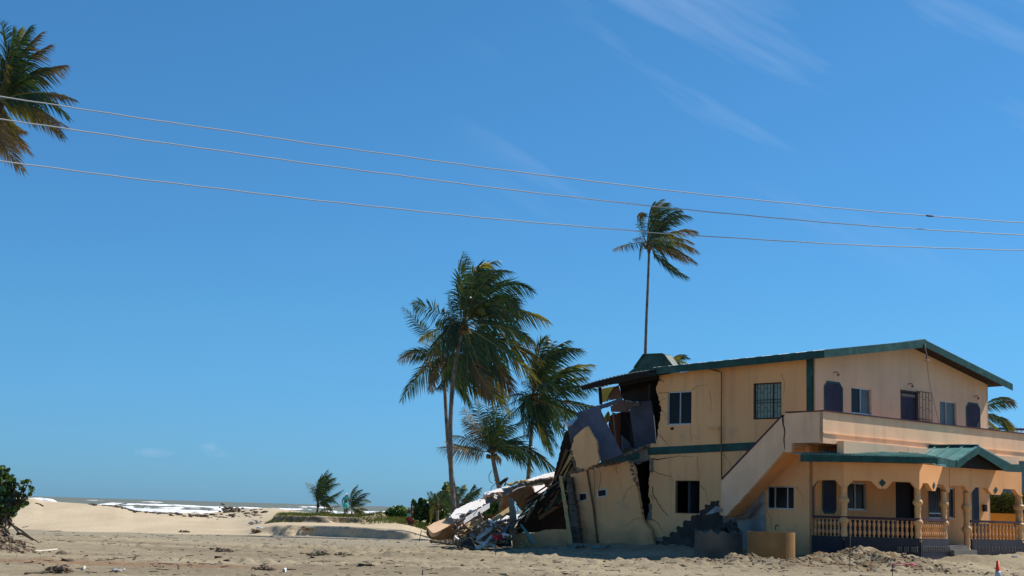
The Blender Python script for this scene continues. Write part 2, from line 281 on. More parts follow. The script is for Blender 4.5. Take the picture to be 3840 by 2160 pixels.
# ------------------------------------------------------------------ mesh builder
class G:
    def __init__(s): s.v = []; s.f = []; s.smooth = []
    def add(s, vs, fs, sm=False):
        o = len(s.v); s.v += [tuple(v) for v in vs]; s.f += [tuple(i+o for i in f) for f in fs]; s.smooth += [sm]*len(fs); return s
    def box(s, o, x, y, z):
        o, x, y, z = map(Vector, (o, x, y, z)); p = [o, o+x, o+x+y, o+y]; p += [q+z for q in p]
        if x.cross(y).dot(z) < 0: fs = [(0, 1, 2, 3), (7, 6, 5, 4), (4, 5, 1, 0), (5, 6, 2, 1), (6, 7, 3, 2), (7, 4, 0, 3)]
        else: fs = [(3, 2, 1, 0), (4, 5, 6, 7), (0, 1, 5, 4), (1, 2, 6, 5), (2, 3, 7, 6), (3, 0, 4, 7)]
        return s.add(p, fs)
    def plate(s, outer, n, th, holes=()):
        n = Vector(n).normalized(); loops = [[Vector(p) for p in outer]] + [[Vector(p) for p in h] for h in holes]
        flat = [p for l in loops for p in l]
        # project to 2D for a robust fill
        ax = n.orthogonal().normalized(); ay = n.cross(ax)
        l2 = [[Vector((p.dot(ax), p.dot(ay), 0)) for p in l] for l in loops]
        tris = tessellate_polygon(l2); k = len(flat); back = [p-n*th for p in flat]; fs = []
        for t in tris:
            a, b, c = (flat[i] for i in t)
            if (b-a).cross(c-a).dot(n) < 0: t = (t[0], t[2], t[1])
            fs.append(tuple(t)); fs.append((t[2]+k, t[1]+k, t[0]+k))
        i0 = 0
        for l in loops:
            m = len(l)
            for i in range(m): a, b = i0+i, i0+(i+1) % m; fs.append((a, b, b+k, a+k))
            i0 += m
        return s.add(flat+back, fs)
    def tube(s, pts, rad, seg=8, cap=True, sm=True):
        pts = [Vector(p) for p in pts]; n = len(pts); rr = rad if isinstance(rad, (list, tuple)) else [rad]*n; vs = []; prev = None
        for i, p in enumerate(pts):
            t = (pts[min(i+1, n-1)]-pts[max(i-1, 0)]).normalized()
            a = t.orthogonal().normalized() if prev is None else (prev-t*prev.dot(t)).normalized()
            prev = a; b = t.cross(a)
            for k in range(seg):
                an = 2*math.pi*k/seg; vs.append(p+(a*math.cos(an)+b*math.sin(an))*rr[i])
        fs = [(i*seg+k, i*seg+(k+1) % seg, (i+1)*seg+(k+1) % seg, (i+1)*seg+k) for i in range(n-1) for k in range(seg)]
        if cap: fs += [tuple(range(seg-1, -1, -1)), tuple((n-1)*seg+k for k in range(seg))]
        return s.add(vs, fs, sm)
    def lathe(s, prof, o=(0, 0, 0), seg=10, ax=(1, 1)):
        o = Vector(o); vs = [o+Vector((r*ax[0]*math.cos(2*math.pi*k/seg), r*ax[1]*math.sin(2*math.pi*k/seg), z)) for r, z in prof for k in range(seg)]; n = len(prof)
        fs = [(i*seg+k, i*seg+(k+1) % seg, (i+1)*seg+(k+1) % seg, (i+1)*seg+k) for i in range(n-1) for k in range(seg)]
        fs += [tuple(range(seg-1, -1, -1)), tuple((n-1)*seg+k for k in range(seg))]
        return s.add(vs, fs, True)
    def ball(s, c, r, seg=8, rings=5, sq=(1, 1, 1)):
        c = Vector(c); vs = [c+Vector((0, 0, -r*sq[2]))]
        for i in range(1, rings):
            a = math.pi*i/rings
            for k in range(seg): vs.append(c+Vector((r*sq[0]*math.sin(a)*math.cos(2*math.pi*k/seg), r*sq[1]*math.sin(a)*math.sin(2*math.pi*k/seg), -r*sq[2]*math.cos(a))))
        vs.append(c+Vector((0, 0, r*sq[2]))); fs = [(0, 1+(k+1) % seg, 1+k) for k in range(seg)]
        for i in range(rings-2):
            for k in range(seg): fs.append((1+i*seg+k, 1+i*seg+(k+1) % seg, 1+(i+1)*seg+(k+1) % seg, 1+(i+1)*seg+k))
        l = len(vs)-1; b = 1+(rings-2)*seg; fs += [(l, b+k, b+(k+1) % seg) for k in range(seg)]
        return s.add(vs, fs, True)
    def rock(s, c, r, sq=(1, 1, .7)):
        g = G(); g.ball((0, 0, 0), r, 6, 4, sq); c = Vector(c)
        vs = [c+Vector(v)*random.uniform(.65, 1.3) for v in g.v]; return s.add(vs, g.f, False)
ORI = {}
def wl_(o): return ORI.get(o.name, Vector((0, 0, 0)))
def mk(name, g, m, parent=None, label=None, cat=None, group=None, kind=None, origin=None):
    if parent is not None: org = wl_(parent)
    elif origin is not None: org = Vector(origin)
    elif kind: org = Vector((0, 0, 0))
    else:
        a = np.array(g.v); org = Vector((a[:, 0].mean(), a[:, 1].mean(), a[:, 2].min()))
    me = bpy.data.meshes.new(name); me.from_pydata([tuple(Vector(v)-org) for v in g.v], [], g.f)
    me.polygons.foreach_set('use_smooth', g.smooth); me.materials.append(MT[m] if isinstance(m, str) else m); me.update()
    o = bpy.data.objects.new(name, me); COL.objects.link(o)
    if parent is not None: o.parent = parent
    else: o.location = org
    ORI[o.name] = org; tag(o, label, cat, group, kind); return o
def tag(o, label=None, cat=None, group=None, kind=None):
    if label: o['label'] = label
    if cat: o['category'] = cat
    if group: o['group'] = group
    if kind: o['kind'] = kind
def empty(name, loc, label=None, cat=None, group=None):
    o = bpy.data.objects.new(name, None); COL.objects.link(o); o.location = loc; o.empty_display_size = .3; ORI[o.name] = Vector(loc); tag(o, label, cat, group); return o
def inst(name, me, loc, parent, rotz=0, scale=1, rot=None):
    o = bpy.data.objects.new(name, me); COL.objects.link(o); o.parent = parent; o.location = Vector(loc)-wl_(parent)
    o.rotation_euler = rot if rot else (0, 0, rotz); o.scale = (scale,)*3 if isinstance(scale, (int, float)) else scale; return o
def jag(pts, flags, amp=4, step=14, seed=1):       # roughen the flagged edges of a traced outline (pixel units)
    r = random.Random(seed); out = []; n = len(pts)
    for i in range(n):
        a, b = pts[i], pts[(i+1) % n]; out.append(a)
        if flags is True or i in flags:
            d = math.hypot(b[0]-a[0], b[1]-a[1]); k = int(d/step)
            for j in range(1, k):
                t = j/k; nx, ny = -(b[1]-a[1])/d, (b[0]-a[0])/d; w_ = r.uniform(-amp, amp)
                out.append((a[0]+(b[0]-a[0])*t+nx*w_, a[1]+(b[1]-a[1])*t+ny*w_))
    return out
def tr(cv, plane, pts, flags=(), amp=4, step=14, seed=1): return [plane(*cv(p)) for p in jag(pts, flags, amp, step, seed)]
# ------------------------------------------------------------------ ground
C0 = onY(3048, 1700, 56.5); C0.z = 0
aa = math.radians(47); e1 = Vector((math.sin(aa), math.cos(aa), 0)); e2 = Vector((-math.cos(aa), math.sin(aa), 0)); ez = Vector((0, 0, 1))
def W(a, b, z=0): return C0+e1*a+e2*b+ez*z
crest_u = np.array([-3, -.36, -.345, -.331, -.318, -.311, -.27, -.262, -.256, -.25, -.236, -.203, -.186, -.17, -.155, -.143, -.12, -.098, -.08, -.06, 0, 3])
crest_z = np.array([.6, .7, 1.0, 1.56, 1.53, 1.36, 1.17, 1.12, .98, .82, .74, .74, 1.0, 1.26, 1.3, 1.18, .95, 1.15, .75, .7, .6, .6])
def gz(x, y, fine=True):
    x = np.asarray(x, float); y = np.asarray(y, float); u = x/np.maximum(y, 5)
    cz = np.interp(u, crest_u, crest_z)
    z = (fbm(x*.13, y*.13, 3, 5)-.5)*.22
    bankY = 77.5+(fbm(x*.12, y*0, 2, 31)-.5)*6+(fbm(x*.55, y*0, 3, 33)-.5)*1.6+2.2*np.exp(-((u+.13)/.03)**2)
    bk = sst(-.185, -.15, u)*(1-sst(-.07, -.045, u))
    bh = .44*bk*(.5+.9*fbm(x*.22, y*0+3, 2, 8)); bw = .22+2.8*(1-bk)
    z = z*(1-.8*sst(70, 78, y)) + (.05+bh)*sst(0, 1, (y-bankY)/bw)
    rise = sst(78, 107, y); left = 1-sst(-.24, -.18, u)
    z = z + (cz-.05-bh)*(rise*left + (1-left)*sst(88, 118, y))
    z = z - (cz+1.6)*sst(116, 165, y)
    # grassy mound
    mx, my = (x+11.4)/3.55, (y-95.5)/3.4
    rr = (np.abs(mx)**2.6+np.abs(my)**2.6)**(1/2.6)+(fbm(x*.9, y*.9, 3, 71)-.5)*.28
    z = np.where(rr < 1.25, z+(1-sst(.93, 1.05, rr))*(1.0-np.clip(z, 0, .9)-.02+.07*(fbm(x*1.2, y*1.2, 3, 12)-.5)), z)
    # low vegetated bank behind the rubble
    z = z+.42*np.exp(-((u+.062)/.028)**4)*np.exp(-((y-92)/7)**4)
    # ground banked up round the house
    da = (x-C0.x)*e1.x+(y-C0.y)*e1.y; db = (x-C0.x)*e2.x+(y-C0.y)*e2.y
    dx = np.maximum(np.maximum(-da, da-14), 0); dy = np.maximum(np.maximum(-1.5-db, db-10), 0); dh = np.hypot(dx, dy)
    z = z + .33*(1-sst(.3, 6, dh))*(1-.0*x) + .22*sst(17, 21, x)*(1-sst(1, 7, dh))
    def heap(hx, hy, h, rx, ry, sd=0):
        q = ((x-hx)/rx)**2+((y-hy)/ry)**2; return h*np.exp(-q)*(.75+.5*fbm(x*1.8, y*1.8, 3, sd))
    z = z+heap(12.1, 52.0, .38, 1.7, 1.3, 3)+heap(9.9, 50.2, .22, 2.6, 1.1, 4)+heap(14.0, 52.2, .24, 2.2, 1.1, 5)+heap(7.0, 50.2, .14, 3, .8, 6)+heap(16.5, 53.5, .16, 2.3, 1.2, 7)+heap(18.2, 57.6, .26, 1.6, 1.3, 17)
    z = z+heap(-6.0, 50.8, .24, .55, .5, 8)+heap(-5.0, 51.3, .2, .3, .3, 9)+heap(-3.1, 50.6, .2, 1.2, .35, 10)+heap(-1.8, 51.0, .22, .8, .3, 11)+heap(.6, 50.4, .16, 1.5, .4, 12)+heap(3.6, 49.4, .12, 2.2, .5, 13)
    z = z+heap(-16.9, 46.8, 1.15, 1.25, 1.4, 14)+heap(-9, 46, .1, 2, .4, 15)+heap(-12.8, 50, .1, 1.3, .4, 16)
    if fine:
        rg = 1-np.abs(2*fbm(x*.9, y*2.0, 4, 41)-1); lump = np.maximum(fbm(x*1.5, y*2.6, 4, 55)-.52, 0)
        near = 1-sst(58, 74, y); rough = .35+1.0*sst(.42, .66, fbm(x*.16, y*.28, 3, 77))
        cl = np.maximum(fbm(x*2.6, y*2.2, 4, 61)-.56, 0); tr_ = 1-np.abs(2*fbm(x*.16+y*.05, y*1.5, 3, 141)-1); z = z+near*rough*(.07*lump+.05*(rg-.5)+.34*cl) + near*.07*(fbm(x*3.5, y*4, 4, 91)-.5) + near*.07*(np.maximum(tr_, .8)-.8)*sst(-9, -2, x)
        hz = np.exp(-((x-11)/5.5)**2-((y-50.8)/1.9)**2); z = z+hz*(.9*np.maximum(fbm(x*1.8, y*2.4, 5, 17, .6)-.45, 0)-.5*np.maximum(fbm(x*1.6, y*2.2, 4, 27)-.55, 0))
        z = z+.012*(fbm(x*1.5, y*.8, 3, 19)-.5)*sst(78, 84, y)
    return z
_gx = np.arange(-50, 40, .2); _gy = np.arange(20, 150, .25); _GZ = gz(*np.meshgrid(_gx, _gy)).tolist()
def gz1(x, y):
    u, v = (x+50)/.2, (y-20)/.25
    if not (0 <= u < len(_gx)-1.01 and 0 <= v < len(_gy)-1.01): return float(gz(np.array([x]), np.array([y]))[0])
    i, j = int(u), int(v); u -= i; v -= j; a, b = _GZ[j], _GZ[j+1]
    return (a[i]*(1-u)+a[i+1]*u)*(1-v)+(b[i]*(1-u)+b[i+1]*u)*v
def onG(px, py, z=None):                           # point of the ground under a pixel
    d = ray(px, py); lo = 20.
    for i in range(700):
        t = lo+i*.2; p = CAM+d*t
        if p.z < gz1(p.x, p.y): return p
    return p
def grid_obj(name, xs, ys, zf, m, kind, label=None, attr=None):
    X, Y = np.meshgrid(xs, ys); Z = zf(X, Y); n, k = X.shape
    co_ = np.stack([X, Y, Z], -1).reshape(-1, 3).astype(np.float32); idx = np.arange(n*k).reshape(n, k)
    q = np.stack([idx[:-1, :-1], idx[:-1, 1:], idx[1:, 1:], idx[1:, :-1]], -1).reshape(-1, 4)
    me = bpy.data.meshes.new(name); me.vertices.add(n*k); me.vertices.foreach_set('co', co_.ravel()); me.loops.add(q.size); me.loops.foreach_set('vertex_index', q.ravel().astype(np.int32))
    me.polygons.add(len(q)); me.polygons.foreach_set('loop_start', np.arange(0, q.size, 4, dtype=np.int32)); me.polygons.foreach_set('use_smooth', np.ones(len(q), bool)); me.update(calc_edges=True)
    if attr is not None:
        at = me.attributes.new('foam', 'FLOAT', 'POINT'); at.data.foreach_set('value', attr(X, Y).ravel().astype(np.float32))
    me.materials.append(MT[m]); o = bpy.data.objects.new(name, me); COL.objects.link(o); o['kind'] = kind
    if label: o['label'] = label
    return o
xs = np.concatenate([[-6000, -1500, -400, -150, -90, -60], np.arange(-46, 27, .115), [28, 32, 40, 60, 120, 400, 1500, 6000]])
ys = [-6000, -1500, -300, -60, 0, 15, 24, 28]; y_ = 29.
while y_ < 120: ys.append(y_); y_ += .045 if (73 < y_ < 82 or 91 < y_ < 93) else .09+.0026*max(y_-35, 0)
ys += [122, 125, 129, 134, 140, 148, 158, 170, 185]
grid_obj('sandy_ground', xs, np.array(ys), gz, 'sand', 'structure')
# ------------------------------------------------------------------ sea
BR = [(292, .75, 2.0, 10), (330, 1.15, 3.0, 11), (385, .9, 2.4, 12), (470, 1.15, 3.2, 13), (600, .8, 3.0, 14), (800, .8, 4, 15), (1050, .8, 5, 16), (1500, .8, 6, 17)]
def sea_parts(x, y):
    z = np.full_like(x, -.8); fo = np.zeros_like(x)
    for Y0, h, wd, sd in BR:
        cy = Y0+(fbm(x*.012, y*0+sd, 3, sd)-.5)*60*(Y0/400)
        am = np.clip((fbm(x*.022, y*0, 4, sd+40, .55)-(.40 if sd in (11, 13) else .47))*5, 0, 1.0)
        if sd == 11: am = am+.7*(sst(-116, -112, x)*(1-sst(-99, -98, x)))
        if sd >= 15: am = np.clip((fbm(x*.012, y*0, 4, sd+40)-.56)*7, 0, 1)
        t = (y-cy)/wd; prof = np.where(t < 0, np.exp(-(t*1.3)**2), np.exp(-(t*.55)**2))
        rag = .75+.5*fbm(x*.35, y*.05, 4, sd+80)
        z = z+h*am*prof*rag
        near = np.clip(1-Y0/1400, .3, 1)
        fo = np.maximum(fo, np.clip(am*1.6, 0, 1)*np.where(t < 0, np.exp(-(t*.75*near)**2), np.exp(-(t*1.1)**2))*((.18 if sd in (11, 13) else .12)+1.1*fbm(x*.10, y*.3, 5, sd+99)))
    z = z+.28*(fbm(x*.05, y*.09, 4, 3)-.5)*sst(180, 260, y)+.3*(fbm(x*.02, y*.03, 3, 4)-.5)*sst(300, 500, y)
    return z, fo
xs2 = np.concatenate([[-20000, -6000, -2000, -900], np.arange(-560, 160, 1.5), [200, 400, 900, 2000, 6000, 20000]])
ys2 = []; y_ = 140.
while y_ < 1600: ys2.append(y_); y_ += .5+.0042*max(y_-200, 0)
ys2 += [1700, 1900, 2300, 3000, 4500, 8000, 20000, 40000]
grid_obj('sea', xs2, np.array(ys2), lambda x, y: sea_parts(x, y)[0], 'sea', 'structure', attr=lambda x, y: sea_parts(x, y)[1])
MT['wains'] = mat('dark_purple_wainscot', (.075, .045, .05), var=.2, bump=.1)
# ================================================================== HOUSE
house = empty('house', W(3, 2, .4), 'two storey peach house with green trim, gable roof and its far left corner torn open', 'house')
def HP(name, g, m, parent=None, label=None, kind=None):
    o = mk(name, g, m, parent or house)
    if label: o['label'] = label
    if kind: o['kind'] = kind
    return o
PA = mkplane(W(0, 0), -e1)            # long side facing left
PB = mkplane(W(0, 0), -e2)            # gable side facing right
def pa(a): return mkplane(W(a, 0), -e1)
def pb(b): return mkplane(W(0, b), -e2)
def loc(P): d = P-C0; return d.dot(e1), d.dot(e2), P.z
def rectL(cv, p, q, a=0):               # two opposite pixel corners -> (b0,b1,z0,z1) on the left side
    A, B = loc(pa(a)(*cv(p))), loc(pa(a)(*cv(q))); return min(A[1], B[1]), max(A[1], B[1]), min(A[2], B[2]), max(A[2], B[2])
def rectR(cv, p, q, b=0):
    A, B = loc(pb(b)(*cv(p))), loc(pb(b)(*cv(q))); return min(A[0], B[0]), max(A[0], B[0]), min(A[2], B[2]), max(A[2], B[2])
def hL(r, a=0): b0, b1, z0, z1 = r; return [W(a, b1, z0), W(a, b0, z0), W(a, b0, z1), W(a, b1, z1)]
def hR(r, b=0): a0, a1, z0, z1 = r; return [W(a0, b, z0), W(a1, b, z0), W(a1, b, z1), W(a0, b, z1)]
# openings on the left side
w1 = rectL(H1, (747, 337), (890, 533)); w2 = rectL(H2, (135, 312), (300, 520)); w3 = rectL(H1, (793, 872), (938, 1074)); w4 = rectL(Z3, (812, 422), (1165, 728))
ZB = 4.40                                # underside of the floor band
up = tr(H1, PA, [(690, 238), (694, 262), (676, 318), (684, 352), (692, 385), (708, 440), (703, 500), (690, 540), (688, 600), (679, 645), (632, 655), (630, 688)], range(0, 10), 5, 12, 3)
upper = up + [W(0, 0, 4.45), W(0, 0, 8.0)]
HP('wall', G().plate(upper, -e1, .16, [hL(w1), hL(w2)]), 'stucco')
lw = tr(H1, PA, [(632, 716), (642, 742), (639, 830), (633, 900), (630, 960), (641, 1010), (637, 1070), (612, 1115), (650, 1180), (668, 1262), (668, 1330)], range(0, 9), 4, 12, 5)
lower = lw + [W(0, 0, -.3), W(0, 0, 4.448)]
HP('wall', G().plate(lower, -e1, .16, [hL(w3), hL(w4)]), 'stucco')
# green floor band and corner board
HP('floor_band', G().plate(tr(H1, pa(-.03), [(628, 674), (1288, 640), (1289, 688), (628, 719)], (3,), 2, 8), -e1, .035), 'green')
HP('corner_board', G().box(W(-.03, -.03, 4.5), e1*.03, e2*.30, ez*3.4).box(W(-.03, -.03, 4.5), e2*.03, e1*.06, ez*3.4), 'green')
# gable side
LA, RZ = 13.3, 9.06
n1 = rectR(H2, (556, 304), (656, 470)); n1 = (n1[0], n1[1], 4.75, n1[3]); ww = rectR(H2, (712, 330), (832, 500)); dd = rectR(H3, (218, 356), (312, 528)); dd = (dd[0], dd[1], 4.7, dd[3])
w5 = rectR(H3, (447, 410), (548, 566)); n2 = rectR(H3, (605, 430), (682, 578)); n2 = (n2[0], n2[1], 4.75, n2[3])
HP('wall', G().plate([W(0.0, 0, 4.5), W(LA, 0, 4.5), W(LA, 0, 7.92), W(LA/2, 0, RZ-.05), W(0.0, 0, 8.0)], -e2, .16, [hR(ww), hR(dd), hR(w5)]), 'pink')
l_win = rectR(H4, (762, 352), (955, 640)); l_door = rectR(H4, (1258, 345), (1450, 720)); l_gr = rectR(H4, (1590, 380), (1742, 730)); l_w2 = rectR(H4, (1800, 410), (1868, 722)); l_pan = rectR(H4, (510, 328), (636, 660)); l_pan2 = rectR(H4, (2045, 400), (2106, 745))
l_door = (l_door[0], l_door[1], .86, l_door[3]); l_gr = (l_gr[0], l_gr[1], .86, l_gr[3])
HP('wall', G().plate([W(0.0, 0, .2), W(LA, 0, .2), W(LA, 0, 4.5), W(0.0, 0, 4.5)], -e2, .16, [hR(l_win), hR(l_door), hR(l_gr), hR(l_w2)]), 'porch_stucco')
# far sides, floors, inner partitions that close the rooms
HP('wall', G().plate([W(LA, 0, .2), W(LA, 10, .2), W(LA, 10, 7.9), W(LA, 0, 7.9)], e1, .16), 'pink')
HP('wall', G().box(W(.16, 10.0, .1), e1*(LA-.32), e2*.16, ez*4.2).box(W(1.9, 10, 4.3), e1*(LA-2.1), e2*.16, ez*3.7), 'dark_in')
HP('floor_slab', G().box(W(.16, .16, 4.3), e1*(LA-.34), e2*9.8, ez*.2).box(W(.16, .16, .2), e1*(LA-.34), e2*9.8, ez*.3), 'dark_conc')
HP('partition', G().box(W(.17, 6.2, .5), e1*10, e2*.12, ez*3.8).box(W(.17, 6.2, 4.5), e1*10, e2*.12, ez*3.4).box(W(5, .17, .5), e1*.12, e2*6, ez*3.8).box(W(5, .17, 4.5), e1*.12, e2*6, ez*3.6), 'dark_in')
# ---- windows
def winframe(g, o, x, z, n, wd, ht, t=.05, d=.06, off=.0):
    o = Vector(o)+n*off-n*d
    g.box(o, x*wd, n*d, ez*t).box(o+ez*(ht-t), x*wd, n*d, ez*t).box(o+ez*t, x*t, n*d, ez*(ht-2*t)).box(o+ez*t+x*(wd-t), x*t, n*d, ez*(ht-2*t))
def window(side, r, glass='glass', mull=(.5,), fm='frame', sill=True, rec=.05, t=.05, label=None, gl2=None):
    u0, u1, z0, z1 = r; wd, ht = u1-u0, z1-z0
    if side == 'L': o = W(0, u1, z0); x = -e2; n = -e1
    else: o = W(u0, 0, z0); x = e1; n = -e2
    g = G(); winframe(g, o, x, ez, n, wd, ht, t, .06, -rec)
    for q in mull: g.box(o-n*(rec+.05)+x*(wd*q-t*.4)+ez*t, x*t*.8, n*.05, ez*(ht-2*t))
    f = HP('window', g, fm, label=label)
    qs = [0]+list(mull)+[1]
    for i in range(len(qs)-1):
        a, b = wd*qs[i]+t*.6, wd*qs[i+1]-t*.6
        mk('pane', G().box(o-n*(rec+.045+.012*(i % 2))+x*a+ez*t*.9, x*(b-a), n*.008, ez*(ht-1.8*t)), (gl2 if (gl2 and i % 2 == 0) else glass), f)
    if sill: mk('sill', G().box(o-n*.04-ez*.05-x*.03, x*(wd+.06), n*.075, ez*.045), 'parapet' if fm == 'frame' else fm, f)
    return f
window('L', w1, 'glass', label='left upstairs window with a plain dark pane')
window('L', w4, 'glass', (.28, .74), sill=False, label='ground floor window beside the stair')
window('R', ww, 'glass_pale', gl2='glass'); window('R', w5, 'glass_pale', (.42,)); window('R', l_win, 'glass', (.46,)); window('R', l_w2, 'glass', ())
# grille window: louvred greenish panes and iron bars, one leaf hanging open
f = window('L', w2, 'louvre', (.66,), fm='iron', sill=False, rec=.08, t=.035, label='upstairs window behind an iron grille')
b0, b1, z0, z1 = w2; g = G()
for k in range(9):
    u = b0+.04+(b1-b0-.08)*k/8; g.tube([W(-.0, u, z0+.03), W(-.0, u, z1-.03)], .011, 5)
for z in (z0+.04, z0+(z1-z0)*.45, z0+(z1-z0)*.53, z1-.04): g.tube([W(-.0, b0+.02, z), W(-.0, b1-.02, z)], .014, 5)
for k in range(8):
    u = b0+.04+(b1-b0-.08)*(k+.5)/8
    for q in (.2, .72) if k % 2 else (.33, .85): g.tube([W(0, u-.06, z0+(z1-z0)*q), W(0, u+.06, z0+(z1-z0)*q)], .011, 4)
mk('grille', g, 'iron', f)
# open black window on the ground floor: broken frame only
b0, b1, z0, z1 = w3; g = G(); winframe(g, W(0, b1, z0), -e2, ez, -e1, b1-b0, z1-z0, .03, .05, -.06); HP('window', g, 'wood', label='empty black window with no glass')
# arched blind panels with green surround
def niche(r, m='niche', cham=.22, parent_b=0):
    a0, a1, z0, z1 = r
    def oc(a0, a1, z0, z1, c, b): return [W(a0, b, z0+c), W(a0+c, b, z0), W(a1-c, b, z0), W(a1, b, z0+c), W(a1, b, z1-c), W(a1-c, b, z1), W(a0+c, b, z1), W(a0, b, z1-c)]
    f = HP('niche', G().plate(oc(a0-.07, a1+.07, z0-.07, z1+.07, cham, parent_b-.02), -e2, .018, [oc(a0, a1, z0, z1, cham-.03, parent_b-.02)]), 'green')
    mk('panel', G().plate(oc(a0, a1, z0, z1, cham-.03, parent_b-.012), -e2, .01), m, f)
niche(n1); niche(n2)
a0, a1, z0, z1 = l_pan; niche((a0, a1, z0, z1), cham=.15); niche((l_pan2[0], l_pan2[1], 1.3, l_pan2[3]), cham=.05)
# upstairs door with swung iron gate
a0, a1, z0, z1 = dd; d = HP('door', G().box(W(a0+.02, .06, z0), e1*(a1-a0-.04), e2*.05, ez*(z1-z0-.03)), 'niche', label='upstairs balcony door')
mk('door_frame', G().box(W(a0-.04, -.02, z0), e1*.06, e2*.1, ez*(z1-z0+.03)).box(W(a1-.02, -.02, z0), e1*.14, e2*.1, ez*(z1-z0+.03)).box(W(a0-.04, -.03, z1-.02), e1*(a1-a0+.2), e2*.1, ez*.07), 'iron', d)
mk('transom', G().box(W(a0+.05, .03, z1-.2), e1*(a1-a0-.1), e2*.02, ez*.12), 'concrete', d)
gr = rectR(H3, (300, 358), (390, 543)); g = G(); A0, A1 = gr[0]-.05, gr[1]
for k in range(6):
    u = A0+(A1-A0)*k/5; g.tube([W(u, -.10-.0*k, 4.9), W(u, -.10, gr[3])], .012, 5)
for z in (gr[3], 5.55, 5.9, gr[2]+.1): g.tube([W(A0, -.10, z), W(A1, -.10, z)], .015, 5)
for k in range(5):
    u = A0+(A1-A0)*(k+.5)/5
    for z in (5.72, 6.35, 6.8): g.tube([W(u-.12, -.1, z+(.1 if k % 2 else 0)), W(u+.12, -.1, z+(.1 if k % 2 else 0))], .01, 4)
mk('gate', g, 'iron', d)
# lamps over the upstairs panels
for (x, y) in ((610, 250), (0, 0)):
    pass
for cv, p in ((H2, (610, 252)), (H3, (262, 320)), (H3, (650, 392))):
    P = PB(*cv(p)); a, b, z = loc(P); l = HP('wall_lamp', G().tube([W(a, 0, z+.03), W(a, -.16, z+.05), W(a, -.2, z-.02)], .02, 6), 'concrete'); mk('bulb', G().ball(W(a, -.2, z-.07), .06, 8, 6), 'mauve_in', l)
# ground floor doors
a0, a1, z0, z1 = l_door; d = HP('door', G().box(W(a0+.03, .1, z0), e1*(a1-a0-.06), e2*.05, ez*(z1-z0-.02)), 'black', label='dark open doorway under the porch'); mk('door_frame', G().box(W(a0-.02, .0, z0), e1*.05, e2*.12, ez*(z1-z0)).box(W(a1-.03, .0, z0), e1*.05, e2*.12, ez*(z1-z0)), 'dark_wood', d)
a0, a1, z0, z1 = l_gr; d = HP('door', G().box(W(a0+.02, .12, z0), e1*(a1-a0-.04), e2*.04, ez*(z1-z0-.02)), 'black', label='porch door with a barred gate'); g = G()
for k in range(8):
    u = a0+.03+(a1-a0-.06)*k/7; g.tube([W(u, -.01, z0+.02), W(u, -.01, z1-.02)], .014, 5)
for q in (.02, .42, .5, .97): g.box(W(a0, -.03, z0+(z1-z0)*q), e1*(a1-a0), e2*.03, ez*.045)
mk('gate', g, 'frame', d)
# ---- main roof
EO, GO = .5, .9
def roofz(a, b=0):
    t = abs(a-LA/2)/(LA/2+EO)
    rz = RZ+.07-.055*(b+GO); return rz-t*(rz-(8.04-.028*(b+GO) if a < LA/2 else 7.87-.02*b))
BX = 8.0
def roof_slope(aS, aE, bS, bE, m='roof_top', nm='roof_sheet', dz=(0, 0)):
    # separate corrugated sheets side by side along the ridge, each with raised ribs
    n = max(1, round((bE-bS)/.8)); wv = (bE-bS)/n; me = None
    for k in range(n):
        g = G(); b0 = bS+k*wv; zz = lambda a, b: roofz(a, b)+dz[0]+(dz[1]-dz[0])*max(0, min(1, (b-bS)/(bE-bS)))
        cols = []
        for q, h in ((0, .045), (.06, 0), (.27, 0), (.33, .045), (.39, 0), (.6, 0), (.66, .045), (.72, 0), (.97, 0), (1.0, .03)): cols.append((b0+wv*q, h))
        vs = []
        for b, h in cols:
            for a in (aS, aE): vs.append(W(a, b, zz(a, b)+h))
        for b, h in cols:
            for a in (aS, aE): vs.append(W(a, b, zz(a, b)+h-.012))
        c = len(cols); fs = []
        for i in range(c-1):
            fs.append((2*i, 2*i+1, 2*i+3, 2*i+2)); o = 2*c; fs.append((o+2*i+2, o+2*i+3, o+2*i+1, o+2*i)); fs.append((2*i, 2*i+2, o+2*i+2, o+2*i)); fs.append((2*i+1, o+2*i+1, o+2*i+3, 2*i+3))
        fs.append((0, 2*c, 2*c+1, 1)); g.add(vs, fs); yield g
for g in roof_slope(-EO, LA/2, -GO, BX): HP('roof_sheet', g, 'roof_top')
for g in roof_slope(LA+EO, LA/2, -GO, 9.9): HP('roof_sheet', g, 'roof_top')
HP('ridge_cap', G().tube([W(LA/2, b_, roofz(LA/2, b_)+.02) for b_ in (-GO-.02, 0, 3, 6, 9)], .07, 6), 'green')
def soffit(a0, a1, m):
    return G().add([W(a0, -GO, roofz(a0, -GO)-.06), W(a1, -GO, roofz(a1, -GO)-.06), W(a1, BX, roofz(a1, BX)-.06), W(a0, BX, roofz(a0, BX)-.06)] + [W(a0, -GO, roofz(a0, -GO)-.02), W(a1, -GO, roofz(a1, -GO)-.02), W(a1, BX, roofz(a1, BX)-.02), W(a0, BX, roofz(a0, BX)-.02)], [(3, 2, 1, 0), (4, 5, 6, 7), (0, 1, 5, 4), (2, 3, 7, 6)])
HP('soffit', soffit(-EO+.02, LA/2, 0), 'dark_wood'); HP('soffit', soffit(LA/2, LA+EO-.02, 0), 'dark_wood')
def fascia(P0, P1, h, n, t=.03): # from P0 to P1 (top line), hanging down h
    P0, P1 = Vector(P0), Vector(P1); return [P0, P1, P1-ez*h, P0-ez*h]
FH = .27
for i in range(3):
    b0 = -GO+(BX+GO)*i/3; b1 = -GO+(BX+GO)*(i+1)/3-.01
    HP('fascia_board', G().plate(fascia(W(-EO-.03, b0, roofz(-EO, b0)+.03), W(-EO-.03, b1, roofz(-EO, b1)+.03), FH+.03, 0), -e1, .03), 'green')
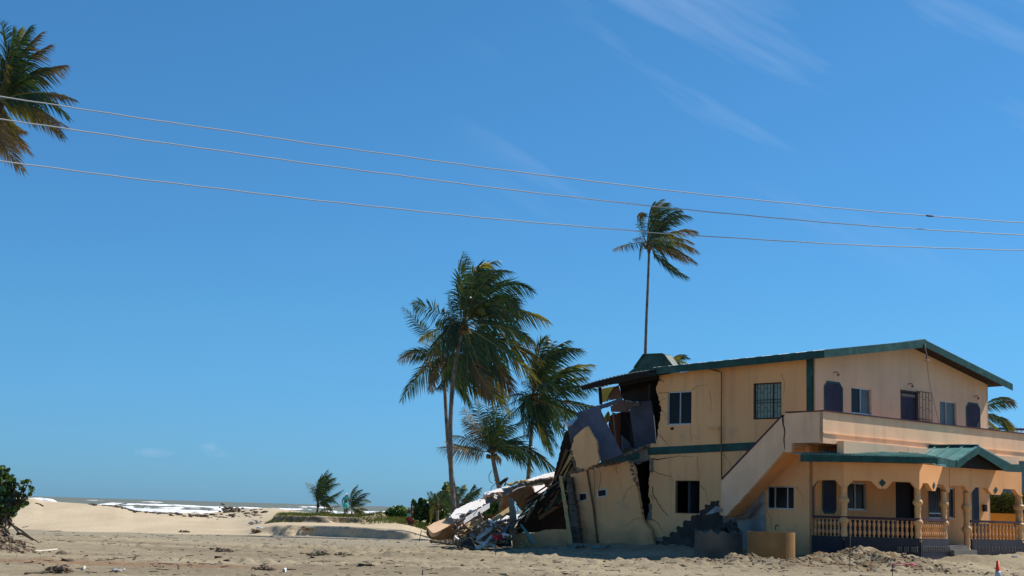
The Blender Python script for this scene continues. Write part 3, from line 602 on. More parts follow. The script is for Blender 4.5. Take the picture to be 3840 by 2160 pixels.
for (a0, a1) in ((-EO-.06, 3.2), (3.21, LA/2), (LA/2+.005, 10.2), (10.21, LA+EO+.03)):
    HP('fascia_board', G().plate(fascia(W(a0, -GO-.03, roofz(a0, -GO)+.02), W(a1, -GO-.03, roofz(a1, -GO)+.02), FH+.02, 0), -e2, .03), 'green')
# ragged broken end of the roof, sagging to the left, with charred fascia
E_ = pa(-EO)
ed = [E_(*U3(p)) for p in ((1318, 22), (1040, 62), (800, 112), (560, 172), (345, 235))]
for i in range(4):
    A, B = ed[i], ed[i+1]; back = e1*3.8+ez*.55
    g = G().add([A, B, B+back, A+back, A-ez*.05, B-ez*.05, B+back-ez*.05, A+back-ez*.05], [(0, 3, 2, 1), (4, 5, 6, 7), (0, 1, 5, 4), (1, 2, 6, 5), (2, 3, 7, 6), (3, 0, 4, 7)])
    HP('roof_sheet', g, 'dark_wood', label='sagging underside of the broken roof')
    n_ = 5
    for k in range(n_):
        P = A.lerp(B, (k+.5)/n_); HP('roof_rib', G().box(P-e1*.03-ez*.0, e1*1.2, (B-A).normalized()*.07, ez*.05), 'roof_top')
fb = tr(U3, pa(-EO-.03), [(1318, 20), (1040, 58), (800, 108), (560, 168), (345, 232), (352, 288), (560, 240), (800, 200), (1060, 140), (1318, 100)], (5, 6, 7), 3, 10)
HP('fascia_board', G().plate(fb, -e1, .05), 'dark_wood', label='charred bare fascia of the broken roof end')
fb2 = tr(U3, pa(-EO+.25), [(1318, 95), (1060, 135), (820, 190), (830, 235), (1060, 190), (1320, 140)], (3, 4), 3, 10); HP('beam', G().plate(fb2, -e1, .1), 'dark_wood')
# ---- balcony parapet, slab, ledge, stair
SA, SB = 1.2, 1.3; PT = 5.68
HP('balcony_slab', G().box(W(-SA+.02, -SB+.02, 4.52), e1*(LA+2.5), e2*(SB-.02), ez*.14).box(W(-SA+.02, 0, 4.52), e1*SA, e2*.42, ez*.14), 'parapet')
pz0 = 4.50
HP('parapet', G().box(W(-SA, -SB, pz0), e1*(LA+2.6), e2*.14, ez*(PT-pz0)), 'parapet')
HP('parapet', G().plate(tr(H2, pa(-SA), [(318, 490), (545, 474), (545, 660), (362, 664), (358, 718), (316, 718), (322, 640), (312, 580)], (6, 7), 3, 8), -e1, .14), 'parapet')
HP('coping', G().box(W(-SA-.03, -SB-.075, PT), e1*(LA+2.6), e2*.26, ez*.045), 'rail'); HP('coping', G().box(W(-SA-.03, -SB+.19, PT-.01), e1*.2, e2*1.5, ez*.045), 'rail')
lz = loc(pb(-SB-.04)(*H2((545, 600))))[2]; lz2 = loc(pb(-SB-.04)(*H3((945, 715))))[2]
HP('ledge', G().box(W(-SA-.0, -SB-.04, lz-.04), e1*(LA+2.6), e2*.039, ez*.04+e1*0), 'parapet')
bz = loc(pb(-1.62)(*H2((668, 650))))
a1_ = loc(pb(-1.62)(*G6((2460, 1000))))[0]
for i in range(3):
    q0 = bz[0]+(a1_-bz[0])*i/3; q1 = bz[0]+(a1_-bz[0])*(i+1)/3-.03
    HP('low_parapet', G().box(W(q0, -1.62, 4.15), e1*(q1-q0), e2*.3, ez*(bz[2]-4.15-.012*i)), 'pink')
sp = tr(H2, pa(-SA), [(300, 502), (312, 560), (318, 640), (314, 712), (105, 950), (40, 1020), (-5, 1064), (-25, 1092), (-58, 1092), (-54, 879)], (0, 1, 2, 4, 5, 6, 7), 4, 10, 9)
HP('stair_parapet', G().plate(sp, -e1, .14), 'parapet')
HP('coping', G().plate([pa(-SA-.02)(*H2(p)) for p in ((302, 496), (304, 506), (-54, 884), (-56, 872))], -e1, .2), 'rail')
nst = 15; bS, zS = .45, 4.6; bE, zE = 3.4, 2.08
for k in range(nst):
    b = bS+(bE-bS)*k/nst; z = zS+(zE-zS)*(k+1)/nst
    HP('stair_step', G().box(W(-SA+.15, b, z-.06), e1*(SA-.16), e2*((bE-bS)/nst), ez*.06), 'parapet')
HP('stair_soffit', G().add([W(-SA+.15, .42, 4.36), W(-.01, .42, 4.36), W(-.01, bE+.1, zE-.36), W(-SA+.15, bE+.1, zE-.36), W(-SA+.15, .42, 4.30), W(-.01, .42, 4.30), W(-.01, bE+.1, zE-.42), W(-SA+.15, bE+.1, zE-.42)], [(0, 3, 2, 1), (4, 5, 6, 7), (0, 1, 5, 4), (1, 2, 6, 5), (2, 3, 7, 6), (3, 0, 4, 7)]), 'porch_stucco')
# stained unpainted wall under the missing lower flight, stepped outline
st = [(665, 1262), (668, 1238), (716, 1238), (718, 1212), (760, 1210), (762, 1184), (800, 1182), (802, 1152), (840, 1150), (842, 1118), (888, 1115), (890, 1085), (935, 1082), (940, 1052), (965, 1048), (968, 1022), (1003, 1018), (1004, 996), (1058, 994), (1060, 1080), (1130, 1076), (1130, 1340), (665, 1340)]
HP('wall_patch', G().plate(tr(H1, pa(-.015), st, range(0, 19), 6, 8), -e1, .012), 'dark_conc', label='dark unpainted stepped patch where the lower stair flight broke off')
HP('wall_patch', G().plate(tr(Z3, pa(-.03), [(250, 830), (330, 800), (440, 640), (570, 512), (792, 512), (792, 1240), (320, 1240), (250, 1100)], (0, 1, 2), 3, 10), -e1, .012), 'white_wall', label='bare pale grey plaster under the stair')
HP('crossbeam', G().plate(tr(Z3, pa(-.35), [(240, 815), (540, 795), (700, 640), (735, 640), (560, 830), (330, 860), (300, 940), (250, 905)], True, 3, 12), -e1, .1), 'concrete')
HP('wall_edge', G().box(W(-.06, loc(PA(*Z3((770, 700))))[1]-.05, .7), e1*.07, e2*.16, ez*2.3), 'white_wall')
# torn blocks at the edges of the crack
def blocks(cv, pts, plane, m='concrete', th=.15, parent=None, nm='brick'):
    for k, q in enumerate(pts):
        HP(nm, G().plate([plane(*cv(p)) for p in jag(q, True, 1.6, 8, k)], plane.n, th), m)
blocks(H1, [[(636, 745), (662, 748), (660, 782), (640, 784)], [(642, 787), (664, 785), (660, 822), (640, 824)], [(632, 1010), (652, 1012), (650, 1060), (634, 1060)], [(630, 1064), (650, 1064), (648, 1112), (616, 1114)], [(668, 1216), (715, 1214), (716, 1236), (668, 1238)], [(692, 250), (704, 262), (702, 276), (692, 274)]], pa(-.012), 'concrete')
HP('broken_plaster', G().plate(tr(H1, pa(-.02), [(575, 690), (632, 680), (640, 742), (560, 775), (535, 765), (560, 740)], True, 4, 8), -e1, .12), 'concrete')
# cracks and pipes
def strip(cv, pts, plane, wpx, m, nm, label=None, parent=None):
    P = [plane(*cv(p)) for p in jag(pts, range(len(pts)-1), 3, 9, 2)[:-1 if False else None]]
    g = G(); wd = wpx/100
    for i in range(len(pts) and len(P)-1):
        a, b = P[i], P[i+1]
        if (b-a).length < 1e-4: continue
        s = (b-a).normalized().cross(plane.n)*wd*(.5+.5*random.random()); g.add([a-s, a+s, b+s, b-s, a-s-plane.n*.005, a+s-plane.n*.005, b+s-plane.n*.005, b-s-plane.n*.005], [(0, 1, 2, 3), (7, 6, 5, 4)])
    return HP(nm, g, m)
def opencrack(cv, pts, plane, wpx, m='black'):
    j = []
    for i in range(len(pts)-1):
        a, b = pts[i], pts[i+1]; d_ = math.hypot(b[0]-a[0], b[1]-a[1]); k = max(1, int(d_/8))
        for t in range(k): j.append((a[0]+(b[0]-a[0])*t/k+random.uniform(-2, 2), a[1]+(b[1]-a[1])*t/k+random.uniform(-2, 2)))
    j.append(pts[-1]); P = [plane(*cv(p)) for p in j]; g = G()
    for i in range(len(P)-1):
        a, b = P[i], P[i+1]; s = (b-a).normalized().cross(plane.n)*wpx/200*(1-.6*i/len(P)); s2 = (b-a).normalized().cross(plane.n)*wpx/200*(1-.6*(i+1)/len(P)); g.add([a-s, a+s, b+s2, b-s2], [(3, 2, 1, 0)])
    HP('crack', g, m)
pc_ = pa(-.004)
opencrack(H1, [(656, 910), (660, 960), (690, 1010), (715, 1050), (750, 1085)], pc_, 5); opencrack(H1, [(882, 535), (884, 590), (890, 640)], pc_, 2, 'dark_wood'); opencrack(H1, [(690, 345), (750, 342)], pc_, 2.5, 'dark_wood')
opencrack(H1, [(650, 740), (690, 746), (735, 738), (730, 728)], pc_, 7, 'rust_wood'); opencrack(H1, [(735, 738), (820, 725), (905, 730)], pc_, 2, 'dark_wood'); opencrack(H1, [(700, 265), (724, 272), (720, 284)], pc_, 3, 'dark_wood'); opencrack(H1, [(704, 440), (740, 480)], pc_, 2, 'dark_wood')
for i_, (c_, w_) in enumerate((([(700, 600), (735, 640), (745, 655)], 3), ([(692, 400), (720, 380), (742, 372)], 2), ([(640, 800), (690, 830), (770, 850), (784, 880)], 2.5), ([(642, 960), (668, 990)], 3), ([(640, 1100), (690, 1130), (720, 1190)], 3), ([(940, 900), (975, 930), (990, 1000)], 2), ([(1072, 700), (1120, 760), (1130, 800)], 1.5), ([(1000, 330), (1010, 400), (1004, 470)], 1.5), ([(925, 730), (928, 790), (940, 868)], 1.5), ([(890, 330), (930, 300), (1000, 290)], 1.5))): opencrack(H1, c_, pc_, w_, 'dark_wood')
for c_ in ([(75, 700), (110, 720), (160, 790)], [(300, 255), (320, 310), (312, 380)], [(210, 1060), (240, 1110), (236, 1170)], [(380, 920), (420, 960), (430, 1010)]): opencrack(H2, c_, pc_, 1.5, 'dark_wood')
opencrack(H2, [(306, 505), (312, 560), (320, 600), (314, 650), (318, 700)], pa(-SA-.004), 7)
HP('drain_pipe', G().tube([pa(-.12)(*H1(p)) for p in ((1000, 200), (1050, 212), (1072, 222), (1070, 640), (1073, 862))], .028, 6), 'wood')
HP('drain_pipe', G().tube([pa(-.1)(*H1(p)) for p in ((986, 553), (1060, 566), (1062, 640))], .02, 6), 'stucco'); HP('drain_pipe', G().box(pa(-.1)(*H1((988, 560))), -e2*.55, e1*.08, ez*.05), 'stucco')
HP('vent_pipe', G().tube([W(0, loc(PA(*H1((778, 558))))[1], 5.28), W(-.1, loc(PA(*H1((778, 558))))[1], 5.26)], .05, 8), 'dark_wood')
HP('tap', G().tube([PA(*Z3((925, 990))), PA(*Z3((925, 935))), pa(-.1)(*Z3((950, 930)))], .02, 6), 'dark_wood')
# ---- porch
PC = onP(3163, 1733, W(0, 0), e1); PC.z = 0
dB = Vector((1, .02, 0)).normalized(); nB = Vector((dB.y, -dB.x, 0))
P2 = mkplane(PC, nB); P1 = PA
C2 = P2(3444, 1740); C2.z = 0
a3 = math.radians(39); dC = Vector((math.sin(a3), math.cos(a3), 0)); nC = Vector((dC.y, -dC.x, 0)); P3 = mkplane(C2, nC)
C3 = P3(3550, 1750); C3.z = 0; P4 = mkplane(C3, -e2)
def hdr(cv, plane, out, m='porch_stucco', th=.2): return HP('porch_arch', G().plate([plane(*cv(p)) for p in out], plane.n, th), m)
h1 = [(405, 138), (719, 145), (719, 405), (700, 405), (635, 328), (460, 330), (405, 400)]
hdr(H4, P1, h1); hdr(H4, P2, [(721, 145), (1500, 162), (1500, 432), (1475, 430), (1412, 350), (1225, 345), (1165, 418), (1085, 418), (1000, 338), (820, 333), (755, 405), (721, 405)])
hdr(H4, P3, [(1501, 162), (1815, 195), (1812, 455), (1786, 455), (1750, 378), (1690, 375), (1668, 442), (1635, 440), (1590, 362), (1540, 360), (1516, 415), (1501, 432)])
hdr(H4, P4, [(1816, 196), (2552, 248), (2552, 500), (2530, 496), (2480, 425), (2366, 418), (2335, 482), (2248, 478), (2190, 408), (2080, 402), (2036, 458), (2010, 465), (1966, 390), (1836, 385), (1816, 405)])
def diamond(c, w_, h_, plane):
    q = mkplane(plane.p+plane.n*.02, plane.n); HP('diamond_tile', G().plate([q(*H4(p)) for p in ((c[0]-w_, c[1]), (c[0], c[1]+h_), (c[0]+w_, c[1]), (c[0], c[1]-h_))], plane.n, .018), 'green')
diamond((1121, 359), 36, 40, P2); diamond((1653, 385), 13, 36, P3); diamond((2288, 432), 21, 34, P4)
HP('post_edge', G().plate([pa(-.01)(*H4(p)) for p in ((400, 405), (460, 330), (466, 334), (415, 408), (415, 700), (400, 700))], -e1, .01), 'green')
def colprof(z0, z1, r):
    H = z1-z0; pr = [(r*1.05, 0)]; m_ = [(.0, 1.05), (.04, 1.05), (.05, .8), (.12, 1.0), (.2, .85), (.22, .85), (.25, .78), (.27, 1.0), (.29, .8), (.33, 1.25), (.37, 1.5), (.41, 1.25), (.44, .8), (.46, .98), (.48, .82), (.60, .86), (.62, 1.0), (.635, .8), (.65, 1.0), (.67, .8), (.71, 1.25), (.75, 1.5), (.79, 1.25), (.82, .82), (.84, 1.0), (.86, .82), (.97, .84), (.98, 1.0), (1, 1.0)]
    return [(r*q, z0+H*t) for t, q in m_]
def column(px, plane, z0, z1, r=.135):
    P = plane(px, 1900); P.z = 0; P = P-plane.n*.1; HP('porch_column', G().lathe(colprof(z0, z1, r), P, 12), 'column'); return P
zt = P2(*H4((735, 405))).z
K1 = column(H4((734, 0))[0], P2, .95, zt+.02); K2 = column(H4((1492, 0))[0], P2, .95, P2(*H4((1490, 430))).z+.02)
K3 = column(H4((1776, 0))[0], P3, .95, P3(*H4((1776, 455))).z+.03, .135); K4 = column(H4((2008, 0))[0], P4, .62, P4(*H4((2008, 465))).z+.03, .14); K5_ = column(H4((2546, 0))[0], P4, .95, P4(*H4((2546, 497))).z+.05, .17)
zr = P2(*H4((735, 706))).z; zp = P2(*H4((735, 905))).z
def bal_mesh(h):
    m_ = [(0, 1.0), (.04, 1.0), (.06, .6), (.10, .62), (.2, 1.2), (.3, 1.25), (.42, .8), (.47, .55), (.49, 1.0), (.51, 1.0), (.53, .55), (.58, .8), (.7, 1.2), (.8, 1.15), (.9, .62), (.94, .6), (.96, 1.0), (1, 1.0)]
    g = G().lathe([(.052*q, h*t) for t, q in m_], (0, 0, 0), 8); me = bpy.data.meshes.new('baluster'); me.from_pydata(g.v, [], g.f); me.polygons.foreach_set('use_smooth', g.smooth); me.materials.append(MT['baluster']); return me
BM = bal_mesh(zr-zp-.07)
mini = G().lathe([(.022*q, .2*t) for t, q in ((0, 1), (.1, 1), (.2, .5), (.4, 1.3), (.6, .5), (.8, 1.2), (.95, 1.2), (1, .4))], (0, 0, 0), 6); MM = bpy.data.meshes.new('mini_baluster'); MM.from_pydata(mini.v, [], mini.f); MM.polygons.foreach_set('use_smooth', mini.smooth); MM.materials.append(MT['concrete'])
def rail(Pa, Pb, n, plane, nb, z_r=None, ends=True):
    z_r = z_r or zr; d_ = (Pb-Pa); L_ = d_.length; d_.normalize(); nn = plane.n
    HP('porch_rail', G().box(Pa+nn*.03+ez*(z_r-.07), d_*L_, -nn*.17, ez*.09), 'rail'); HP('plinth', G().box(Pa+nn*.06+ez*(-.2), d_*L_, -nn*.2, ez*(zp-.02+.2)), 'plinth')
    for k in range(n):
        P = Pa+d_*L_*(k+.5)/n-nn*.06; P.z = zp-.02; inst('baluster', BM, P, house)
    for k in range(nb):
        P = Pa+d_*L_*(k+.5)/nb+nn*.12; P.z = zp-.50; inst('mini_baluster', MM, P, house)
A_ = P1(*H4((405, 900))); A_.z = 0
rail(A_, PC, 8, P1, 0)
rail(PC.copy(), C2.copy(), 16, P2, 0)
for k in range(12):
    if k in (3, 7): continue
    P = PC.lerp(C2, .70+.28*k/12)+nB*.12; P.z = zp-.52; inst('mini_baluster', MM, P, house)
rail(C2.copy(), C3.copy(), 14, P3, 16)
D4 = P4(*H4((2030, 900))); D4.z = 0; D5 = P4(3860, 2000); D5.z = 0
rail(D4, D5, 17, P4, 18)
for q0, q1 in ((.3, l_door[0]-.1), (l_door[1]+.1, l_gr[0]-.1), (11.5, 13.2)): HP('wainscot', G().box(W(q0, -.03, .85), e1*(q1-q0), e2*.025, ez*.86), 'wains')
# porch floor, entrance step, ceiling
ft = .84
HP('porch_floor', G().plate([A_+ez*ft+Vector((.1, .1, 0)), PC+ez*ft, C2+ez*ft, C3+ez*ft, D5+ez*ft, D5+e2*2.6+ez*ft, W(.1, -.01, ft)], ez, .8), 'concrete')
S0 = P4(*H4((1800, 1040))); S1 = P4(*H4((2035, 1040))); S0.z = S1.z = 0
HP('entrance_step', G().box(S0-e2*.25+ez*.2, S1-S0, e2*.4, ez*.47), 'concrete')
zc = P2(*H4((735, 300))).z
HP('porch_ceiling', G().plate([W(.05, -.03, 3.9), PC+ez*3.9+nB*-.2, C2+ez*3.9-nC*.2, C3+ez*3.9, D5+ez*3.9+e2*.2, D5+e2*2.2+ez*3.9], -ez, .03), 'wood')
# porch roof: ribbed sheets over the left and middle parts
F2 = mkplane(PC+nB*.5, nB)
fz = lambda p, pl=F2: pl(*H4(p))
f2 = [(280, 62), (720, 74), (1200, 84), (1690, 98), (1690, 165), (1640, 158), (1200, 150), (720, 143), (280, 140)]
HP('fascia_board', G().plate([fz(p) for p in jag(f2, (5, 6, 7), 2, 20)], nB, .03), 'green', label='long green porch fascia with a chewed lower edge')
top0, top1 = fz((290, 60)), fz((1700, 97)); nS = 13; dirb = (Vector((-.12, 1, 0))).normalized()
for k in range(nS):
    A = top0.lerp(top1, k/nS); B = top0.lerp(top1, (k+1)/nS-.004); dp = 1.7 if k < 4 else 1.9; dr = dirb*dp+ez*(.20+.06*(k % 2)*.3)
    if k < 3: dr = dirb*1.0+ez*.06
    n_ = (B-A).cross(dr).normalized(); g = G().add([A, B, B+dr, A+dr, A-n_*.02, B-n_*.02, B+dr-n_*.02, A+dr-n_*.02], [(0, 1, 2, 3), (7, 6, 5, 4), (0, 4, 5, 1), (1, 5, 6, 2), (2, 6, 7, 3), (3, 7, 4, 0)])
    x_ = (B-A)
    for q in (.02, .35, .68): g.box(A+x_*q, x_*.07, dr, n_*.045)
    HP('porch_roof_sheet', g, 'teal_roof')
F3 = mkplane(P3.p+nC*.5, nC)
HP('fascia_board', G().plate([F3(*G6(p)) for p in jag([(740, 960), (1150, 1052), (1160, 1195), (930, 1180), (740, 1125)], (2, 3), 2, 20)], nC, .03), 'green')
HP('fascia_board', G().plate([mkplane(F3.p+nC*.01, nC)(*G6(p)) for p in jag([(655, 1105), (715, 1098), (720, 1130), (770, 1125), (880, 1118), (925, 1130), (945, 1185), (880, 1165), (800, 1140), (720, 1135), (665, 1120)], True, 3, 20)], nC, .012), 'teal_roof', label='splintered pale patch on the porch fascia')
F4 = mkplane(P4.p-e2*.55, -e2); q4 = lambda p: F4(*G6(p))
HP('fascia_board', G().plate([q4(p) for p in jag([(1160, 1050), (1605, 750), (1610, 905), (1400, 1040), (1230, 1190), (1150, 1195)], (2, 3), 5, 22)], -e2, .035), 'green')
HP('fascia_board', G().plate([q4(p) for p in jag([(1606, 750), (1650, 775), (2290, 1120), (2590, 1125), (2590, 1290), (2200, 1275), (1611, 905)], (5,), 3, 22)], -e2, .035), 'green')
HP('gable_infill', G().plate([mkplane(F4.p+e2*.25, -e2)(*G6(p)) for p in ((1225, 1185), (1600, 890), (2240, 1262), (1900, 1240))], -e2, .04), 'dark_wood')
rf, rl, rr_ = q4((1606, 748)), q4((1160, 1048)), q4((2290, 1118)); bk_ = e2*2.4
for k in range(4):
    for (lo_, sgn) in ((rl, 1), (rr_, -1)):
        o = bk_*(k/4); dv = bk_*(.245); A, B = lo_+o, rf+o
        n_ = (B-A).cross(dv).normalized(); n_ = n_ if n_.z > 0 else -n_
        g = G().add([A, B, B+dv, A+dv, A-n_*.02, B-n_*.02, B+dv-n_*.02, A+dv-n_*.02], [(0, 1, 2, 3), (7, 6, 5, 4), (0, 4, 5, 1), (1, 5, 6, 2), (2, 6, 7, 3), (3, 7, 4, 0)])
        g.box(A, dv*.12, (B-A), n_*.04); HP('porch_roof_sheet', g, 'teal_roof')
HP('ridge_cap', G().tube([rf+ez*.03, rf+bk_+ez*.03], .07, 6), 'green')
# meter box and leaning walking frame in the porch
P = pb(-.05)(*H4((2163, 620))); HP('meter_box', G().box(P-e1*.1-ez*.14, e1*.2, -e2*.12, ez*.3), 'iron')
mk('porch_chair', G().tube([P4(*K5((425, 880)))+e2*.8, P4(*K5((412, 820)))+e2*.8, P4(*K5((455, 815)))+e2*.8, P4(*K5((465, 900)))+e2*.8, P4(*K5((470, 1040)))+e2*.8], .02, 6).tube([P4(*K5((420, 885)))+e2*.8, P4(*K5((465, 885)))+e2*.8], .02, 6).tube([P4(*K5((425, 880)))+e2*1.1, P4(*K5((425, 1040)))+e2*1.1], .02, 6), 'iron', label='thin dark metal chair frame just inside the porch entrance', cat='chair')
# loose service wire from the gable peak
mk('service_wire', G().tube([mkplane(W(0, -.97), -e2)(*H3(p)) for p in ((358, 75), (366, 130), (372, 180), (380, 270), (395, 350), (420, 450), (445, 560), (458, 640), (485, 690))],.008,5).tube([mkplane(W(0, -2.4), -e2)(*H3(p)) for p in ((508, 715), (520, 790), (516, 860), (508, 930), (514, 960))], .010, 5), 'iron', label='loose wire drooping from the gable peak over the balcony to the porch', cat='wire')
mk('wire_bracket', G().tube([mkplane(W(0, -.96), -e2)(*H3(p)) for p in ((358, 75), (362, 110), (372, 150), (366, 165))], .03, 5).tube([mkplane(W(0, -.96), -e2)(*H3(p)) for p in ((357, 176), (386, 174))], .02, 5), 'concrete', house)
# dormer / hip of the rear roof showing above the eave
RP = mkplane(W(6.65, 0), -e1); hp = [RP(*E7(p)) for p in ((235, 1448), (290, 1405), (362, 1303), (505, 1298), (525, 1305), (585, 1390), (590, 1449))]
HP('rear_roof', G().plate(hp, -e1, .5), 'green', label='dark green rear roof hump above the eave')
HP('rear_roof_cap', G().tube([RP(*E7(p))-e1*.05 for p in ((290, 1405), (362, 1303), (505, 1298), (525, 1305), (585, 1390))], .04, 5), 'green')
# interior seen through the torn upper corner
CW = pb(9.9); 
def UI(name, pts, plane, m, th=.12, lab=None, j=True, amp=4, cat=None):
    return HP(name, G().plate([plane(*U3(p)) for p in jag(pts, j, amp, 22, len(pts))], plane.n, th), m, label=lab)
# end wall of the torn room: upper dark part
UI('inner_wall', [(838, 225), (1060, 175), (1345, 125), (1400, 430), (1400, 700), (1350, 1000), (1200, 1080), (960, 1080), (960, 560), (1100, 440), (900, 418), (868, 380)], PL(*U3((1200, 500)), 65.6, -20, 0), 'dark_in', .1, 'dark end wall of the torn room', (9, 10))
UI('inner_wall', [(770, 243), (825, 222), (858, 330), (880, 412), (975, 430), (1095, 440), (1095, 480), (968, 512), (962, 570), (730, 565), (722, 498), (846, 432), (850, 390), (700, 420)], PL(*U3((850, 400)), 65.2, -10, 0), 'mauve_in', .1, 'mauve plastered inner wall remnant', (3, 4))
UI('inner_wall', [(606, 268), (774, 236), (720, 330), (662, 436), (616, 446)], PL(*U3((680, 330)), 67.5, 30, 0), 'yellow_in', .12, 'yellow rear wall under the broken roof', ())
UI('inner_wall', [(700, 560), (716, 600), (700, 690), (676, 712), (650, 640), (672, 600)], PL(*U3((680, 640)), 66.3, 25, 0), 'yellow_in', .1, 'small yellow wall shard', True)
UI('inner_wall', [(745, 600), (862, 570), (862, 900), (880, 1115), (840, 1080), (700, 740), (716, 620)], PL(*U3((800, 800)), 65.6, 10, 0), 'rust_wood', .1, 'red brown inner wall', ())
UI('inner_door', [(856, 566), (962, 562), (975, 1060), (880, 1110), (856, 900)], PL(*U3((900, 800)), 65.45, 0, 0), 'black', .05, None, ())
UI('door_jamb', [(742, 570), (810, 590), (806, 606), (766, 600), (800, 960), (786, 960), (752, 620)], PL(*U3((770, 700)), 65.2, 0, 0), 'concrete', .06, None, ())
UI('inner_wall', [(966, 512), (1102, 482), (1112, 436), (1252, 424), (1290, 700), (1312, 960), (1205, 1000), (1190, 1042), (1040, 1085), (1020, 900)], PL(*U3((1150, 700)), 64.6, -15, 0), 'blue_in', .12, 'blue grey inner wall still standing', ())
UI('inner_wall', [(870, 870), (960, 960), (1010, 1070), (880, 1120)], PL(*U3((930, 1020)), 64.3, 10, 0), 'blue_in', .1, None, ())
UI('brick', [(975, 462), (1094, 442), (1100, 480), (982, 512)], PL(*U3((1040, 480)), 64.5, 0, 0), 'concrete', .15)
UI('post', [(565, 252), (606, 245), (616, 470), (580, 470)], PL(*U3((590, 300)), 63.9, 0, 0), 'dark_wood', .12, 'dark post holding the broken eave', ())
UI('ceiling_board', [(838, 215), (1320, 110), (1320, 160), (1100, 260), (860, 330)], PL(*U3((1100, 200)), 65.0, -20, 0), 'dark_wood', .05, None, (3, 4))
UI('rafter', [(775, 232), (700, 345), (668, 438), (690, 430), (760, 300)], PL(*U3((700, 350)), 64.6, 0, 0), 'wood', .08, None, ())
UI('floor_band', [(575, 1225), (740, 1180), (870, 1128), (1090, 1060), (1102, 1185), (985, 1205), (740, 1228), (610, 1258)], mkplane(W(-.03, 0), -e1), 'green', .1, 'bent broken end of the green floor band', (0, 1, 2, 5, 6))
UI('broken_plaster', [(1090, 1052), (1195, 1035), (1205, 1120), (1225, 1160), (1120, 1200), (1000, 1228), (985, 1205), (1100, 1170)], mkplane(W(-.05, 0), -e1), 'concrete', .14)
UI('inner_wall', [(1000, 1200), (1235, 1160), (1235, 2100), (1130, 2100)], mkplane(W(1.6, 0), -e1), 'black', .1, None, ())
MT['heart'] = mat('fibrous_leaf_base', (.09, .055, .03), var=.5, scale=6, bump=.8, bscale=14, col2=(.13, .10, .04), c2scale=3)
MT['rubble'] = mat('dusty_rubble', (.24, .17, .105), var=.5, scale=5, bump=.8, bscale=14, col2=(.12, .08, .05), c2scale=2)
MT['pier_block'] = mat('dirty_block', (.13, .105, .075), var=.4, scale=3, bump=.8, bscale=14, col2=(.06, .05, .04), c2scale=2)
# ================================================================== COLLAPSED PART
def T(name, cv, pts, plane, m, th, label, cat, j=(), amp=4, step=12, seed=1, group=None, parent=None):
    g = G().plate([plane(*cv(p)) for p in jag(pts, j, amp, step, seed)], plane.n, th)
    return mk(name, g, m, parent, None if parent else label, None if parent else cat, group)
# leaning ground floor wall with two slit windows
LP = PL(*H1((590, 1120)), 62.4, -40, -4)
sl = [[(209, 950), (260, 946), (263, 990), (212, 1000)], [(320, 930), (378, 922), (381, 966), (323, 975)]]
o_ = [LP(*H1(p)) for p in jag([(160, 828), (330, 782), (520, 755), (545, 800), (560, 900), (575, 1000), (592, 1100), (600, 1125), (640, 1170), (664, 1262), (600, 1275), (400, 1300), (225, 1310), (222, 1240), (205, 1170), (190, 1000), (166, 900)], (0, 1, 2, 3, 4, 5, 6, 7, 12, 13, 14, 15, 16), 3, 12, 4)]
lwall = empty('leaning_wall', LP(*H1((400, 1270))), 'leaning peach ground floor wall with two small slit windows and a rusty pipe', 'wall')
mk('wall', G().plate(o_, LP.n, .18, [[LP(*H1(p)) for p in q] for q in sl]), 'stucco', lwall)
for q in sl:
    P = [LP(*H1(p)) for p in q]; c = sum(P, Vector())/4; inn = [c+(p-c)*.78-LP.n*.02 for p in P]; out = [c+(p-c)*1.04+LP.n*.01 for p in P]; inn2 = [c+(p-c)*.78+LP.n*.01 for p in P]
    wi = mk('window', G().plate(out, LP.n, .05, [inn2]), 'frame', lwall); mk('pane', G().plate(inn, LP.n, .01), 'glass', wi)
LQ = mkplane(LP.p+LP.n*.07, LP.n)
for c_ in ([(560, 900), (500, 930), (470, 1000)], [(330, 782), (345, 860), (330, 930)], [(592, 1100), (540, 1110), (490, 1150)], [(200, 1100), (250, 1130), (262, 1200)], [(430, 770), (440, 830)]):
    g = G(); Pk = [mkplane(LP.p+LP.n*.006, LP.n)(*H1((x_+random.uniform(-3, 3), y_))) for x_, y_ in c_]; Pk = [Pk[0], Pk[0].lerp(Pk[1], .5)+ez*.03, Pk[1]]+([Pk[1].lerp(Pk[2], .5)-ez*.02, Pk[2]] if len(Pk) > 2 else []); g.tube(Pk, .006, 3); mk('crack', g, 'dark_wood', lwall)
mk('drain_pipe', G().tube([LQ(*H1(p)) for p in ((250, 760), (258, 800), (275, 900), (300, 1050), (326, 1265))], .04, 7), 'wood', lwall)
mk('wire', G().tube([LQ(*H1(p)) for p in ((300, 790), (305, 900), (303, 1000), (315, 1160))], .01, 4), 'wood', lwall)
